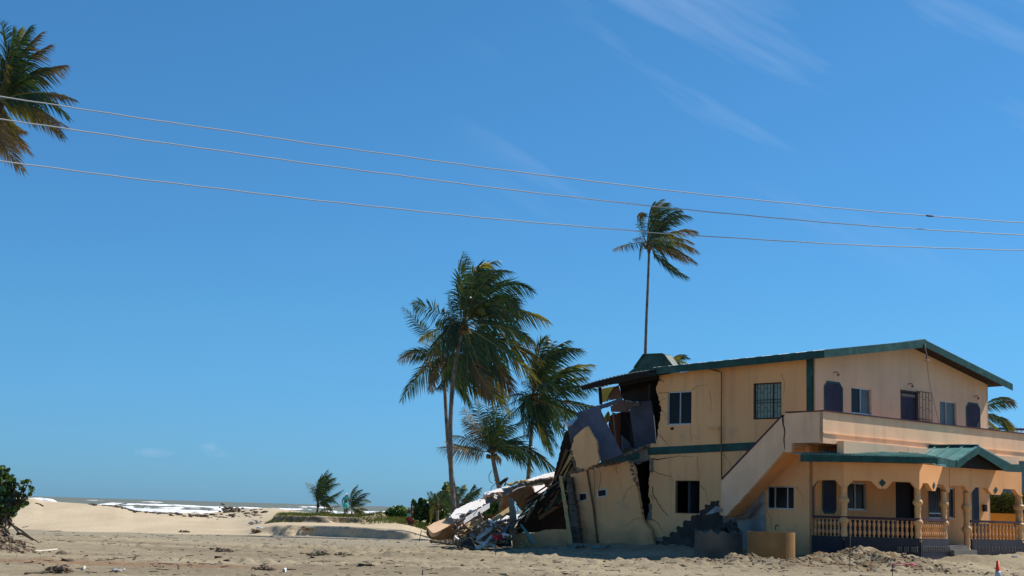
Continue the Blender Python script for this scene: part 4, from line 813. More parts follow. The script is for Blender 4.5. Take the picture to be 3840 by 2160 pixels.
# exposed block pier beside it: separate blocks
pier = empty('block_pier', onY(*H1((180, 1250)), 63.8), 'broken grey block pier standing against the leaning wall', 'pier')
BPp = PL(*H1((180, 1000)), 64.2, -30, 0); yb = 845
mk('backing', G().plate([PL(*H1((180, 1000)), 64.7, -30, 0)(*H1(p)) for p in jag([(140, 850), (166, 850), (205, 1100), (222, 1270), (150, 1270), (150, 1000)], True, 3, 10, 2)], (0, -1, 0), .2), 'dark_conc', pier)
rows = [(138, 163), (140, 168), (143, 172), (147, 178), (150, 186), (152, 192), (152, 196), (154, 200), (156, 206), (158, 212), (160, 214), (162, 216)]
for k, (xa, xb) in enumerate(rows):
    ya = 850+k*34; nb_ = 1 if k % 3 else 2
    for i in range(nb_):
        x0 = xa+(xb-xa)*i/nb_; x1 = xa+(xb-xa)*(i+1)/nb_-1.0; d_ = random.uniform(-.05, .05)
        mk('block', G().plate([mkplane(BPp.p+BPp.n*d_, BPp.n)(*H1(p)) for p in jag([(x0, ya), (x1, ya+1), (x1+2, ya+32), (x0+1, ya+33)], True, 1.5, 7, k)], BPp.n, .3), 'pier_block', pier)
T('wooden_post', H1, [(91, 845), (108, 843), (128, 960), (150, 1100), (175, 1265), (152, 1270), (132, 1130), (110, 980)], PL(*H1((130, 1050)), 63.0), 'pale_wood', .12, 'tall yellowed wooden post left of the leaning wall', 'post', True, 1.5)
# blue grey slabs, peach wall fragment
T('fallen_wall_slab', U3, [(265, 583), (400, 535), (480, 512), (578, 478), (600, 560), (690, 750), (790, 930), (880, 1120), (740, 1170), (600, 1215), (572, 1150), (545, 960), (430, 750), (365, 792)], PL(*U3((550, 850)), 62.6, -15, 12), 'blue_in', .16, 'large blue grey wall slab tipped over in the torn upper corner', 'slab', (0, 1, 2, 7, 8), 4)
T('fallen_beam', U3, [(578, 482), (700, 442), (848, 385), (853, 428), (700, 492), (585, 522)], PL(*U3((700, 450)), 62.9, 0, 5), 'blue_in', .25, 'blue grey ring beam lying across the torn room', 'beam', (1, 2, 3, 4))
sl_ = mk('fallen_wall_slab', G().plate([PL(*U3((240, 800)), 63.6, -5, 8)(*U3(p)) for p in jag([(165, 752), (232, 722), (298, 650), (365, 792), (262, 880), (212, 985), (196, 880)], (0, 4, 5, 6), 4, 20)], (0, -1, .1), .15), 'blue_in', None, 'smaller blue grey slab behind the tipped slab with sunlight painted white on its top', 'slab')
mk('sunlit_broken_top', G().plate([PL(*U3((220, 700)), 63.7, 25, 52)(*U3(p)) for p in jag([(125, 693), (180, 685), (240, 664), (292, 642), (298, 655), (232, 728), (168, 752)], True, 4, 18)], (.3, -.5, .8), .08), 'white', sl_)  # top of the blue grey slab, its sunlight put into the white colour
T('wall_fragment', U3, [(430, 750), (470, 830), (545, 950), (548, 1060), (575, 1190), (545, 1240), (440, 1280), (400, 1315), (300, 1335), (270, 1200), (205, 1060), (260, 880), (350, 800)], PL(*U3((400, 1050)), 61.9, -30, 6), 'stucco', .14, 'peach wall fragment wedged upright above the leaning wall', 'wall fragment', range(1, 13), 6, 20)
T('broken_board', U3, [(425, 750), (440, 752), (550, 945), (540, 960)], PL(*U3((490, 850)), 61.8), 'pale_wood', .05, 'thin splintered board on the edge of the upright peach fragment', 'board')
T('window_frame', U3, [(215, 1180), (240, 1165), (262, 1190), (300, 1330), (290, 1332), (250, 1200), (232, 1190), (286, 1325), (276, 1322)], PL(*U3((250, 1250)), 62.2), 'concrete', .04, 'bent pale frame strip hanging under the peach fragment', 'frame')
# collapsed roof: dark sheet sweeping down to the left
RPn = PL(*Q2((700, 600)), 66.2, -25, -18)
croof = empty('collapsed_roof', RPn(*Q2((280, 1070))), 'collapsed green roof sweeping down from the torn corner to the sand', 'roof')
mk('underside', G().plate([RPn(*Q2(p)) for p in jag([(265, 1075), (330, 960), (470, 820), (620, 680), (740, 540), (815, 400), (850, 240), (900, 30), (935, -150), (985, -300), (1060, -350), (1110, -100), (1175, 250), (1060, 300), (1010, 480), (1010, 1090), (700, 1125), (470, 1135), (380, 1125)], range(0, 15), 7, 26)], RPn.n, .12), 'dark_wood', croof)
def strips(n, a0, a1, b0, b1, m, nm, pl_, th=.03):
    for k in range(n):
        t0, t1 = k/n, (k+.88)/n; L_ = lambda p, q, t: (p[0]+(q[0]-p[0])*t, p[1]+(q[1]-p[1])*t)
        mk(nm, G().plate([pl_(*Q2(p)) for p in (L_(a0, a1, t0), L_(a0, a1, t1), L_(b0, b1, t1), L_(b0, b1, t0))], pl_.n, th), m, croof)
RT = PL(*Q2((450, 850)), 65.9, 10, 38)
strips(3, (300, 985), (420, 880), (305, 930), (400, 800), 'roof_top', 'roof_sheet', RT)
strips(4, (425, 875), (560, 740), (405, 795), (540, 655), 'teal_roof', 'roof_sheet', RT)
strips(5, (562, 738), (725, 540), (545, 655), (710, 520), 'teal_roof', 'roof_sheet', RT)
RB = mkplane(RPn.p+RPn.n*.25, RPn.n)
for k, (q, m_) in enumerate((([(1080, -40), (1110, 20), (930, 300), (895, 330)], 'pale_wood'), ([(985, -60), (1030, -40), (900, 270), (840, 420), (820, 400)], 'wood'), ([(930, -40), (960, -60), (870, 240), (845, 300)], 'dark_wood'), ([(1140, 120), (1160, 160), (760, 690), (740, 690)], 'wood'), ([(1000, 330), (1010, 350), (600, 870), (590, 850)], 'wood'))):
    mk('rafter', G().plate([mkplane(RB.p+RB.n*.1*k, RB.n)(*Q2(p)) for p in jag(q, True, 3, 30, k)], RB.n, .1), m_, croof, label='pale split rafter' if k == 0 else None)
mk('green_fascia', G().plate([mkplane(RPn.p+RPn.n*.5, RPn.n)(*Q2(p)) for p in jag([(690, 830), (752, 706), (870, 620), (935, 560), (948, 640), (850, 720), (700, 872)], True, 5, 24)], RPn.n, .06), 'green', croof)
mk('purlin', G().plate([mkplane(RPn.p+RPn.n*.55, RPn.n)(*Q2(p)) for p in ((755, 694), (870, 612), (878, 622), (765, 704))], RPn.n, .05), 'concrete', croof)
mk('purlin', G().plate([mkplane(RPn.p+RPn.n*.5, RPn.n)(*Q2(p)) for p in jag([(600, 900), (860, 750), (868, 790), (610, 960)], True, 6, 24)], RPn.n, .06), 'wood', croof)
T('timber', T7, [(1742, 215), (1762, 215), (1752, 420), (1738, 520), (1725, 640), (1706, 640), (1722, 500), (1736, 400)], PL(*T7((1745, 400)), 64.6), 'rust_wood', .1, 'upright red brown timber sticking up left of the torn corner', 'timber', True, 1.5)
# concrete blocks and low wall in front of the dark hollow
LW = PL(*Q2((600, 1250)), 63.9, -12, 0)
T('low_wall', Q2, [(205, 1062), (280, 1058), (300, 1130), (380, 1128), (470, 1142), (600, 1125), (700, 1095), (880, 1085), (1010, 1088), (1065, 1150), (1085, 1370), (800, 1400), (560, 1405), (240, 1405), (228, 1250)], LW, 'stucco', .18, 'low broken peach wall in front of the dark hollow under the fallen roof', 'wall', range(0, 10), 4, 16)
T('concrete_post', Q2, [(172, 632), (200, 626), (243, 634), (268, 690), (262, 740), (290, 840), (300, 990), (262, 1060), (203, 1062), (190, 850)], PL(*Q2((230, 850)), 64.4), 'concrete', .25, 'broken grey concrete post standing at the end of the low wall', 'post', True, 3, 14)
T('turquoise_bar', Q2, [(345, 1012), (362, 1006), (480, 1150), (560, 1290), (520, 1290), (440, 1170)], PL(*Q2((450, 1150)), 63.3, 20, 10), 'turq_bar', .06, 'turquoise metal bar leaning across the low wall', 'bar')
T('roller', Q2, [(290, 1075), (345, 1060), (380, 1085), (372, 1130), (330, 1148), (298, 1125)], PL(*Q2((330, 1100)), 63.6), 'dark_wood', .4, 'dark round log end at the foot of the collapsed roof', 'log', True, 2, 8)
for i, (q, lab) in enumerate((([(282, 1390), (350, 1372), (400, 1385), (360, 1402), (300, 1406)], 'flat yellow bucket lid sized rubble chip below the low wall'), ([(335, 1330), (370, 1310), (412, 1330), (400, 1360), (350, 1362)], 'crumpled yellowish rubble piece below the low wall'), ([(420, 1290), (455, 1268), (468, 1284), (440, 1300)], 'small yellowish rubble piece nearest the turquoise bar'))):
    P = LW(*Q2(((q[0][0]+q[2][0])/2, (q[0][1]+q[2][1])/2)))-Vector((0, .6, 0)); g = G()
    for k in range(5): g.rock(P+Vector((random.uniform(-.1, .1), random.uniform(-.1, .1), .05*k-.05)), .07, (1.2, 1, .5))
    mk('rubble', g, 'pale_wood', None, lab, 'rubble')
# big white slabs
SP1 = PL(*Q1((750, 720)), 66.0, 18, 52)
cs1 = T('concrete_slab', Q1, [(432, 840), (470, 790), (512, 730), (640, 672), (780, 600), (905, 568), (1005, 512), (1090, 503), (1062, 556), (1075, 590), (1130, 622), (1060, 668), (900, 742), (790, 810), (700, 868), (600, 898), (520, 896), (474, 888)], SP1, 'white', .32, 'long white topped concrete slab sloping down to the left', 'slab', True, 6, 16, 5)
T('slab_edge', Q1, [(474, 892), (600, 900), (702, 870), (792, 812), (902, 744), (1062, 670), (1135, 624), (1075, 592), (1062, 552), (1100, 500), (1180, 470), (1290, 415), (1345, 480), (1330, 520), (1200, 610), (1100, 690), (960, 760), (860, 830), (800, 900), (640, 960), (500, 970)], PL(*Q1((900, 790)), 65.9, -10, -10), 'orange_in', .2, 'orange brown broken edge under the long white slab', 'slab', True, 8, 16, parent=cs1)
T('rubble_face', Q1, [(1062, 556), (1100, 500), (1210, 462), (1290, 412), (1342, 478), (1325, 520), (1200, 590), (1130, 622), (1075, 592)], PL(*Q1((1200, 540)), 65.7, 0, 30), 'concrete', .15, 'crumbling grey break between the two white slabs', 'slab', True, 6, 20)
for k, q in enumerate(([(1222, 462), (1260, 440), (1340, 485), (1310, 510)], [(1215, 480), (1290, 520), (1262, 530), (1220, 500)])):
    T('slab_chip', Q1, q, PL(*Q1((1280, 485)), 65.5, 18, 50), 'white', .06, ('upper' if k == 0 else 'lower')+' thin white chip lying on the crumbling break', 'chip', True, 3, 12)
cs2 = T('concrete_slab', Q1, [(1025, 432), (1180, 385), (1300, 350), (1470, 302), (1535, 330), (1450, 385), (1380, 410), (1300, 405), (1180, 440), (1075, 470), (1040, 462)], PL(*Q1((1280, 390)), 66.4, 18, 52), 'white', .25, 'pinkish white slab stepped above the long white slab', 'slab', True, 6, 14, 8)
T('slab_edge', Q1, [(1000, 455), (1075, 474), (1180, 442), (1300, 408), (1385, 412), (1540, 335), (1560, 420), (1440, 470), (1345, 480), (1290, 412), (1180, 468), (1075, 500)], PL(*Q1((1250, 450)), 66.1), 'concrete', .15, 'grey broken edge below the pinkish white slab', 'slab', True, 4, 20, parent=cs2)
cs3 = T('concrete_slab', Q2, [(445, 378), (560, 340), (700, 292), (838, 262), (822, 350), (760, 368), (640, 396), (490, 410)], PL(*Q2((640, 340)), 67.2, 18, 52), 'white', .25, 'uppermost white slab rising to the collapsed roof', 'slab', True, 5, 14, 3)
T('slab_edge', Q2, [(480, 412), (640, 398), (765, 366), (810, 350), (800, 400), (700, 412), (600, 425), (440, 470), (300, 505), (200, 560), (60, 640), (70, 600), (190, 520), (300, 470), (400, 440)], PL(*Q2((500, 440)), 66.8, 0, -15), 'concrete', .2, 'ragged concrete rim under the uppermost white slab', 'slab', True, 4, 18, parent=cs3)
T('torn_strip', Q2, [(152, 582), (300, 494), (420, 462), (424, 470), (310, 504), (160, 592)], PL(*Q2((300, 500)), 66.3, 10, 30), 'silver', .05, 'thin whitish torn strip hanging below the ragged rim', 'strip')
T('inner_wall_slab', Q2, [(70, 600), (200, 558), (310, 500), (450, 470), (500, 440), (530, 560), (525, 640), (460, 800), (400, 830), (320, 770), (245, 640), (180, 630), (90, 650)], PL(*Q2((350, 620)), 67.6, -25, 0), 'orange_in', .2, 'orange brown inner wall standing under the rim of the slabs', 'wall fragment', True, 5, 20)
T('inner_wall_slab', Q2, [(500, 440), (550, 560), (640, 590), (600, 680), (500, 730), (440, 780), (470, 640), (520, 560)], PL(*Q2((540, 620)), 67.2, 20, 10), 'orange_in', .2, 'brown rubble wall beside the collapsed roof ribs', 'wall fragment', True, 5, 20)
T('inner_wall_slab', Q2, [(700, 410), (800, 360), (830, 370), (760, 480), (735, 470)], PL(*Q2((760, 430)), 66.9, 20, 10), 'orange_in', .2, 'small orange wall corner tucked under the uppermost slab', 'wall fragment', True, 4, 20)
cs4 = T('concrete_slab', Q2, [(525, 455), (560, 440), (700, 440), (740, 480), (700, 530), (640, 562), (580, 560), (550, 545)], PL(*Q2((630, 500)), 68.2, 20, 50), 'white', .2, 'white slab seen through the gap below the ragged rim', 'slab', True, 4, 18, 4)
T('inner_wall_slab', Q1, [(1040, 860), (1200, 820), (1380, 770), (1500, 740), (1505, 820), (1480, 830), (1340, 855), (1240, 905), (1130, 920), (1060, 1000)], PL(*Q1((1280, 860)), 67.0, -10, 0), 'orange_in', .2, 'brown wall lying behind the small pink slab', 'wall fragment', True, 5, 20)
T('inner_wall_slab', Q1, [(1380, 530), (1480, 505), (1500, 740), (1340, 780), (1300, 740), (1370, 640)], PL(*Q1((1430, 640)), 67.4, -25, 0), 'orange_in', .2, 'rust brown wall piece behind the grey post', 'wall fragment', True, 5, 20)
cs5 = T('concrete_slab', Q1, [(1245, 905), (1310, 870), (1465, 830), (1505, 850), (1502, 965), (1440, 975), (1345, 985), (1290, 945)], PL(*Q1((1400, 910)), 65.4, 18, 50), 'white', .12, 'small pinkish slab left of the grey post', 'slab', True, 4, 20, 6)
T('slab_edge', Q1, [(1120, 935), (1230, 905), (1290, 948), (1345, 988), (1502, 968), (1490, 1010), (1340, 1100), (1200, 1010)], PL(*Q1((1320, 1000)), 65.2), 'mauve_in', .15, 'mauve broken edge under the small pinkish slab', 'slab', True, 5, 18, parent=cs5)
T('slab_chip', Q1, [(1125, 918), (1190, 906), (1230, 915), (1215, 940), (1165, 942)], PL(*Q1((1180, 925)), 65.3, 18, 50), 'white', .06, 'white chip left of the small pinkish slab', 'chip', True, 3, 12)
# end block at far left
EB = PL(*Q1((230, 1020)), 63.6, 10, 48); EF = PL(*Q1((250, 1180)), 63.5, 5, -6)
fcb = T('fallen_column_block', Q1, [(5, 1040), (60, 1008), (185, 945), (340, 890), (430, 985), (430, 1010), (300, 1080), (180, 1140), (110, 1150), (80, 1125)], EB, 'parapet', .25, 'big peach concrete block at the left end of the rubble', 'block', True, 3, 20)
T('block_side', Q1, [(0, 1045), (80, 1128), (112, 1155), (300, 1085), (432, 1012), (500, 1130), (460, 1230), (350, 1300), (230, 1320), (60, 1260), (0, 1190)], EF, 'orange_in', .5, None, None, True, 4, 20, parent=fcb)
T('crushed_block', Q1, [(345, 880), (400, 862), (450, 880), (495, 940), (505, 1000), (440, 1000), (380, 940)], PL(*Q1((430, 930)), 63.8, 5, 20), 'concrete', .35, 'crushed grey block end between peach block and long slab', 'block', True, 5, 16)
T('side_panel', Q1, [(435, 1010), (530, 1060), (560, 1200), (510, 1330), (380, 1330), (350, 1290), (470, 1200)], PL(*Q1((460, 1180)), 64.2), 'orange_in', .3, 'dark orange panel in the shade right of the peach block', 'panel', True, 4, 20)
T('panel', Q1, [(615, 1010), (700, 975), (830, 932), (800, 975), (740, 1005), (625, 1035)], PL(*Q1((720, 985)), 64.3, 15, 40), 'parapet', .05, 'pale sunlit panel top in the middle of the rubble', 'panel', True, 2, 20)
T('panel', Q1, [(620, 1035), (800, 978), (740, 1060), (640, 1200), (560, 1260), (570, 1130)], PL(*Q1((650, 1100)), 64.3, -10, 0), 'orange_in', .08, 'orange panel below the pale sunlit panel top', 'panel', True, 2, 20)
T('plywood_sheet', Q1, [(830, 955), (905, 945), (960, 880), (1000, 870), (985, 1000), (930, 1045), (800, 1090), (740, 1120), (640, 1260), (590, 1270), (700, 1130)], PL(*Q1((850, 1030)), 64.0, -15, 10), 'pale_wood', .05, 'yellowed plywood sheet leaning in the middle of the rubble', 'sheet', True, 2, 20)
T('wall_stub', Q1, [(860, 820), (960, 760), (1000, 860), (965, 880), (905, 945), (830, 945)], PL(*Q1((920, 870)), 64.8, -10, 0), 'mauve_in', .2, 'brownish stub under the middle of the long slab', 'wall fragment', True, 4, 20)
plk = T('plank', Q1, [(975, 870), (1010, 880), (1118, 1180), (1095, 1300), (1040, 1080), (985, 1000)], PL(*Q1((1050, 1080)), 63.7), 'wood', .08, 'brown plank leaning upright right of the plywood sheet', 'plank', True, 2, 20)
T('edge_strip', Q1, [(985, 868), (1004, 868), (1115, 1170), (1104, 1195)], PL(*Q1((1050, 1030)), 63.6), 'pale_wood', .05, None, None, parent=plk)
# appliance shells
T('fridge_shell', Q1, [(770, 1170), (830, 1100), (900, 1062), (985, 1045), (1040, 1100), (1090, 1190), (1080, 1290), (1070, 1330), (960, 1290), (860, 1270), (800, 1220)], PL(*Q1((930, 1180)), 63.2, 0, 25), 'steel', .4, 'crushed grey metal appliance shell on its side', 'appliance', True, 3, 18)
T('bent_panel', Q1, [(1045, 1020), (1090, 990), (1160, 985), (1200, 1020), (1285, 1170), (1240, 1200), (1160, 1080), (1110, 1150), (1060, 1090)], PL(*Q1((1150, 1080)), 63.4, 0, 15), 'steel', .05, 'bent grey green panel behind the crushed appliance', 'panel', True, 2, 18)
T('door_panel', Q1, [(1165, 1075), (1210, 1080), (1290, 1185), (1260, 1215), (1200, 1130)], PL(*Q1((1230, 1140)), 63.2), 'rust_wood', .05, 'rust brown door scrap beside the bent grey panel', 'scrap', True, 2, 14)
T('teal_board', Q1, [(1490, 995), (1500, 1010), (1380, 1160), (1100, 1300), (1085, 1290), (1300, 1150)], PL(*Q1((1300, 1150)), 62.9, 15, 25), 'teal_roof', .05, 'teal roofing strip slanting down across the rubble', 'strip', True, 2, 24)
T('shadow_board', Q1, [(1502, 1010), (1515, 1060), (1535, 1400), (1300, 1400), (1110, 1350), (1110, 1305), (1380, 1165)], PL(*Q1((1400, 1250)), 63.4, -10, 0), 'maroon', .1, 'dark sheet painted as the shadow beneath the teal strip', 'sheet', True, 3, 24)  # dark sheet put in as the shade under the strip
dcd = T('dark_cabinet_door', Q1, [(580, 1310), (790, 1235), (820, 1260), (878, 1395), (870, 1430), (700, 1405), (640, 1360)], PL(*Q1((740, 1330)), 62.6, 0, 15), 'maroon', .06, 'dark maroon cabinet door lying at the front of the rubble', 'door', (4, 5, 6), 3, 20)
T('cabinet_rim', Q1, [(555, 1300), (580, 1318), (790, 1240), (812, 1262), (868, 1390), (885, 1420), (895, 1410), (828, 1250), (796, 1226), (585, 1302), (560, 1290)], PL(*Q1((720, 1300)), 62.5, 0, 10), 'pale_wood', .04, None, None, parent=dcd)
g = G(); q0 = PL(*Q1((960, 1330)), 62.5)
for k in range(9):
    P = q0(*Q1((870+26*k, 1290+8*k+random.uniform(-20, 20)))); a_ = Vector((random.uniform(.25, .5), random.uniform(-.2, .2), random.uniform(-.25, -.05))); g.box(P, a_, Vector((.03, .3, .04)), Vector((.03, 0, .07)))
mk('crumpled_foil', g, 'silver', None, 'crumpled whitish sheeting spilling below the grey appliance', 'sheeting')
T('slat', Q1, [(880, 1430), (900, 1390), (1000, 1370), (1020, 1400), (980, 1440)], PL(*Q1((950, 1400)), 62.3, 10, 45), 'silver', .1, 'white broken piece in front of the crumpled sheeting', 'scrap', True, 3, 14)
T('slat', Q1, [(1000, 1400), (1180, 1325), (1190, 1335), (1100, 1400), (1000, 1440), (970, 1435)], PL(*Q1((1090, 1380)), 62.2, 10, 30), 'pale_wood', .05, 'pale yellow slat lying in front of the rubble', 'slat', True, 2, 14)
g = G(); P0 = onY(*Q1((1300, 1240)), 61.5)
for k in range(16): g.ball(P0+Vector((random.gauss(0, .09), random.gauss(0, .05), random.gauss(0, .08))), random.uniform(.035, .08), 6, 4, (1.3, .7, .8))
mk('red_rag', g, 'red_cloth', None, 'red crumpled rag tied to a thin stake before the rubble', 'rag')
g = G()
for k in range(6): g.ball(P0+Vector((.12+.05*k, -.02, .14+random.uniform(-.05, .03))), .05, 6, 4, (1.3, .7, .6))
mk('blue_rag', g, 'white_cloth', None, 'pale blue white scrap beside the red rag', 'rag')
# rubble stones on top of slabs
for i, (x, y) in enumerate(((205, 440), (245, 435), (325, 415), (350, 420), (395, 400), (430, 405))):
    P = onY(*Q2((x, y)), 66.7); g = G().rock(P, .14 if i in (0, 2, 4) else .10, (1.5, 1, .55))
    mk('stone', g, 'pale_wood', None, ('leftmost flat yellowish stone', 'second flat yellowish stone from the left', 'rounded pale stone third along', 'fourth small stone', 'fifth yellowish stone', 'rightmost yellowish stone')[i]+' on the slab ridge', 'stone', 'stones lying on the slab ridge')
# assorted loose rubble in the heap, uncountable
g = G()
for k in range(420):
    t = random.random(); x = 300+1150*t; y = 1350-60*random.random()-80*(1-abs(t-.5)*2)*random.random()
    P = onY(*Q1((x, y)), 62.4+2.2*random.random()); g.rock(P, random.uniform(.02, .07), (1.5, 1, .6))
mk('loose_rubble', g, 'rubble', None, 'loose brown rubble filling the foot of the collapsed heap', 'rubble', kind='stuff')
T('added_hollow_back_plate', H1, [(-60, 1000), (60, 880), (170, 800), (240, 900), (240, 1290), (-60, 1290)], PL(*H1((100, 1100)), 67.3), 'dark_in', .1, 'added dark plate filling the gap behind the wooden post and block pier', 'wall fragment', True, 3, 20)  # added dark plate so the hollow does not show bright sky
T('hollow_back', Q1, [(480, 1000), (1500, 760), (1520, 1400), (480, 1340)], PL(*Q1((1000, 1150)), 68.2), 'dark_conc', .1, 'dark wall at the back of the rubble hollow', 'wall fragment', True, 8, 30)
r = random.Random(42); g = G(); g2 = G(); g3 = G()
for k in range(170):
    px, py = r.uniform(420, 1500), 0; py = 880+(1500-px)*.12+r.uniform(0, 380); 
    if py > 1350: continue
    P = onY(*Q1((px, py)), r.uniform(62.6, 65.0)); a_ = r.uniform(-1.0, 1.3); l_ = r.uniform(.15, .75); d_ = Vector((math.cos(a_), r.uniform(-.5, .5), math.sin(a_))).normalized()*l_
    t = r.random()
    if t < .4: g.box(P, d_, Vector((0, .02, .01)), Vector((.02, 0, .07)))
    elif t < .75: g2.box(P, d_*.6, Vector((r.uniform(-.05, .05), .15, .05)), Vector((.03, 0, .09)))
    elif r.random() < .35: g3.box(P, d_*.5, Vector((0, .14, .06)), Vector((.02, 0, .06)))
    else: g.box(P, d_*1.3, Vector((0, .02, .01)), Vector((.02, 0, .05)))
mk('splinters', g, 'wood', None, 'brown splintered battens scattered through the heap', 'debris', kind='stuff'); mk('masonry_chunks', g2, 'rubble', None, 'grey brown masonry chunks scattered through the heap', 'debris', kind='stuff'); mk('plaster_chips', g3, 'white', None, 'white plaster chips scattered through the heap', 'debris', kind='stuff')
g = G()
for (p0, p1, p2_) in (((1180, 20), (1125, 110), (1135, 200)), ((1135, 200), (1160, 240), (1200, 245)), ((1250, 250), (1170, 330), (1160, 390)), ((1220, 190), (1290, 240), (1360, 300)), ((1400, 300), (1425, 240), (1400, 230)), ((1610, 620), (1680, 700), (1735, 760)), ((1640, 680), (1650, 740), (1655, 800))):
    a_, b_, c_ = (onY(*Q1(t_), 66.2) for t_ in (p0, p1, p2_)); g.tube([a_, a_.lerp(b_, .6), b_, b_.lerp(c_, .5), c_], .018, 4)
mk('rebar', g, 'iron', None, 'bent rusty reinforcing rods curling above the slabs', 'rods')
mk('broken_branch', G().tube([onY(*Q1(t_), 66.3) for t_ in ((1330, 270), (1390, 215), (1430, 190), (1478, 150))], [.09, .08, .09, .04], 6).tube([onY(*Q1(t_), 66.3) for t_ in ((1415, 225), (1440, 260), (1400, 300))], .03, 5), 'twig', None, 'dark broken branch stub poking above the slab ridge', 'branch')
r = random.Random(52)
for k in range(22):
    t = r.random(); a0 = (700+620*t, 0); 
    x0 = r.uniform(262, 1000); y0 = r.uniform(600, 1050)*(1-.25*(x0-262)/740); P = onY(*Q2((x0, y0)), r.uniform(64.6, 65.6)); l_ = r.uniform(.5, 1.7); an = r.uniform(.5, 1.25); d_ = Vector((math.cos(an), r.uniform(-.2, .2), math.sin(an)))*l_
    mk('rafter', G().box(P, d_, Vector((0, .05, 0)), Vector((.06, 0, -.045))), r.choice(['wood', 'dark_wood', 'pale_wood', 'rust_wood']), croof)
for (A_q, B_q, wd, m_, Yq, lab) in (((1120, 700), (660, 985), .22, 'white', 64.9, 'long pale board sloping under the end of the white slab'), ((1490, 760), (1130, 1010), .2, 'pale_wood', 64.6, 'yellowish board running down left from the grey post'), ((1290, 1010), (900, 1290), .16, 'silver', 63.0, 'pale sheet strip lying over the grey appliance'), ((760, 1050), (480, 1290), .14, 'pale_wood', 63.6, 'short yellow board left of the plywood sheet'), ((1180, 1200), (1010, 1420), .12, 'white', 62.6, 'short white board before the upright brown plank')):
    A_p, B_p = onY(*Q1(A_q), Yq+.5), onY(*Q1(B_q), Yq-.4); mk('plank', G().box(A_p, B_p-A_p, Vector((.05, -.25, 0)), Vector((0, wd*.45, wd))), m_, None, lab, 'plank', 'boards sloping down the heap')
def wire_(pts, Y, lab, m='iron', rad=.012): return mk('hanging_wire', G().tube([onY(*U3(t_), Y) for t_ in pts], rad, 4), m, None, lab, 'wire')
wire_([(610, 300), (620, 420), (600, 560), (640, 700)], 62.2, 'loose wire dangling past the dark post in the torn corner')
wire_([(1250, 1160), (1260, 1230), (1240, 1300), (1270, 1380)], 62.0, 'short wire hanging from the bent floor band')
wire_([(900, 420), (930, 520), (915, 640), (960, 760)], 63.4, 'thin wire hanging before the blue grey wall')
g = G(); g2 = G()
def edge_rub(cv, pts, Y, n, sz=.07):
    for k in range(n):
        i = r.randrange(len(pts)-1); t = r.random(); x = pts[i][0]*(1-t)+pts[i+1][0]*t+r.uniform(-6, 6); y = pts[i][1]*(1-t)+pts[i+1][1]*t+r.uniform(-8, 6); (g if r.random() < .6 else g2).rock(onY(*cv((x, y)), Y+r.uniform(-.15, .15)), sz*r.uniform(.4, 1.2), (1.3, 1, .8))
edge_rub(H1, [(160, 828), (330, 782), (520, 755)], 63.0, 90); edge_rub(H1, [(520, 755), (560, 900), (592, 1100)], 62.6, 60, .06); edge_rub(U3, [(205, 1060), (300, 1335), (440, 1280), (575, 1190), (545, 950)], 61.9, 70, .05); edge_rub(U3, [(600, 1215), (870, 1130), (1090, 1055), (1210, 1000)], 62.6, 90, .07); edge_rub(H1, [(150, 1262), (400, 1290), (664, 1280)], 61.4, 140, .09); edge_rub(Q2, [(205, 1390), (560, 1400), (1080, 1380)], 63.0, 110, .08)
edge_rub(Q1, [(430, 850), (780, 600), (1090, 500)], 66.8, 25, .05); edge_rub(Q1, [(480, 890), (790, 810), (1130, 625), (1340, 480)], 65.6, 120, .08); edge_rub(Q2, [(60, 560), (300, 470), (500, 410), (810, 350)], 66.7, 110, .08); edge_rub(Q1, [(60, 1300), (400, 1340), (900, 1430)], 62.6, 130, .08)
mk('crumbled_plaster', g, 'rubble', None, 'crumbled peach plaster along the torn edges', 'rubble', kind='stuff'); mk('crumbled_concrete', g2, 'concrete', None, 'crumbled grey concrete along the torn edges', 'rubble', kind='stuff')
# turquoise bars on the ground before the leaning wall
for (p, q, lab) in (((1885, 1027), (1952, 1003), 'short turquoise bar on the shaded sand'), ((1993, 994), (2215, 1030), 'long turquoise bar on the shaded sand'), ((2255, 1022), (2340, 990), 'turquoise bar ending at the rusty pipe foot')):
    cv = conv((1560, 1740, 3.22)); A, B = onG(*cv(p)), onG(*cv(q)); mk('turquoise_bar', G().tube([A+ez*.05, B+ez*.05], .035, 5), 'turq_bar', None, lab, 'bar')
# ================================================================== CONCRETE RINGS
def ring(px, Y, r, h, m, lab, broken=False):
    P = onY(px, 2050, Y); zb = gz1(P.x, P.y)-.5; zt_ = zb+h; n = 40; g = G(); vs = []; fs = []
    for k in range(n):
        a = 2*math.pi*k/n; j_ = (.06*math.sin(k*1.7)+random.uniform(-.05, .05) if broken else 0)
        if broken and .1 < a/(2*math.pi) < .2: j_ -= .0
        for rr_, zz_ in ((r, zb), (r, zt_+j_), (r-.09, zt_+j_), (r-.09, zb)): vs.append((P.x+rr_*math.cos(a), P.y+rr_*math.sin(a), zz_))
    for k in range(n):
        a, b = 4*k, 4*((k+1) % n)
        for i in range(3): fs.append((a+i, b+i, b+i+1, a+i+1))
    g.add(vs, fs, False); o = mk('concrete_ring', g, m, None, lab, 'tank', 'concrete rings in front of the house'); return P, zb, zt_
tb = onY(2891, 1998, 52.3).z; P_ = onY(2891, 1998, 52.3)
def ring2(px0, px1, pyt, Y, m, lab, br): 
    r = (px1-px0)/2*Y/FPX; P = onY((px0+px1)/2, 2050, Y); zb = gz1(P.x, P.y)-.4; zt_ = onY((px0+px1)/2, pyt, Y-r).z; return ring((px0+px1)/2, Y, r, zt_-gz1(P.x, P.y)+.5, m, lab, br)
ring2(2804, 2979, 1996, 53.0, 'tank', 'ochre concrete ring with a sunlit right rim', False)
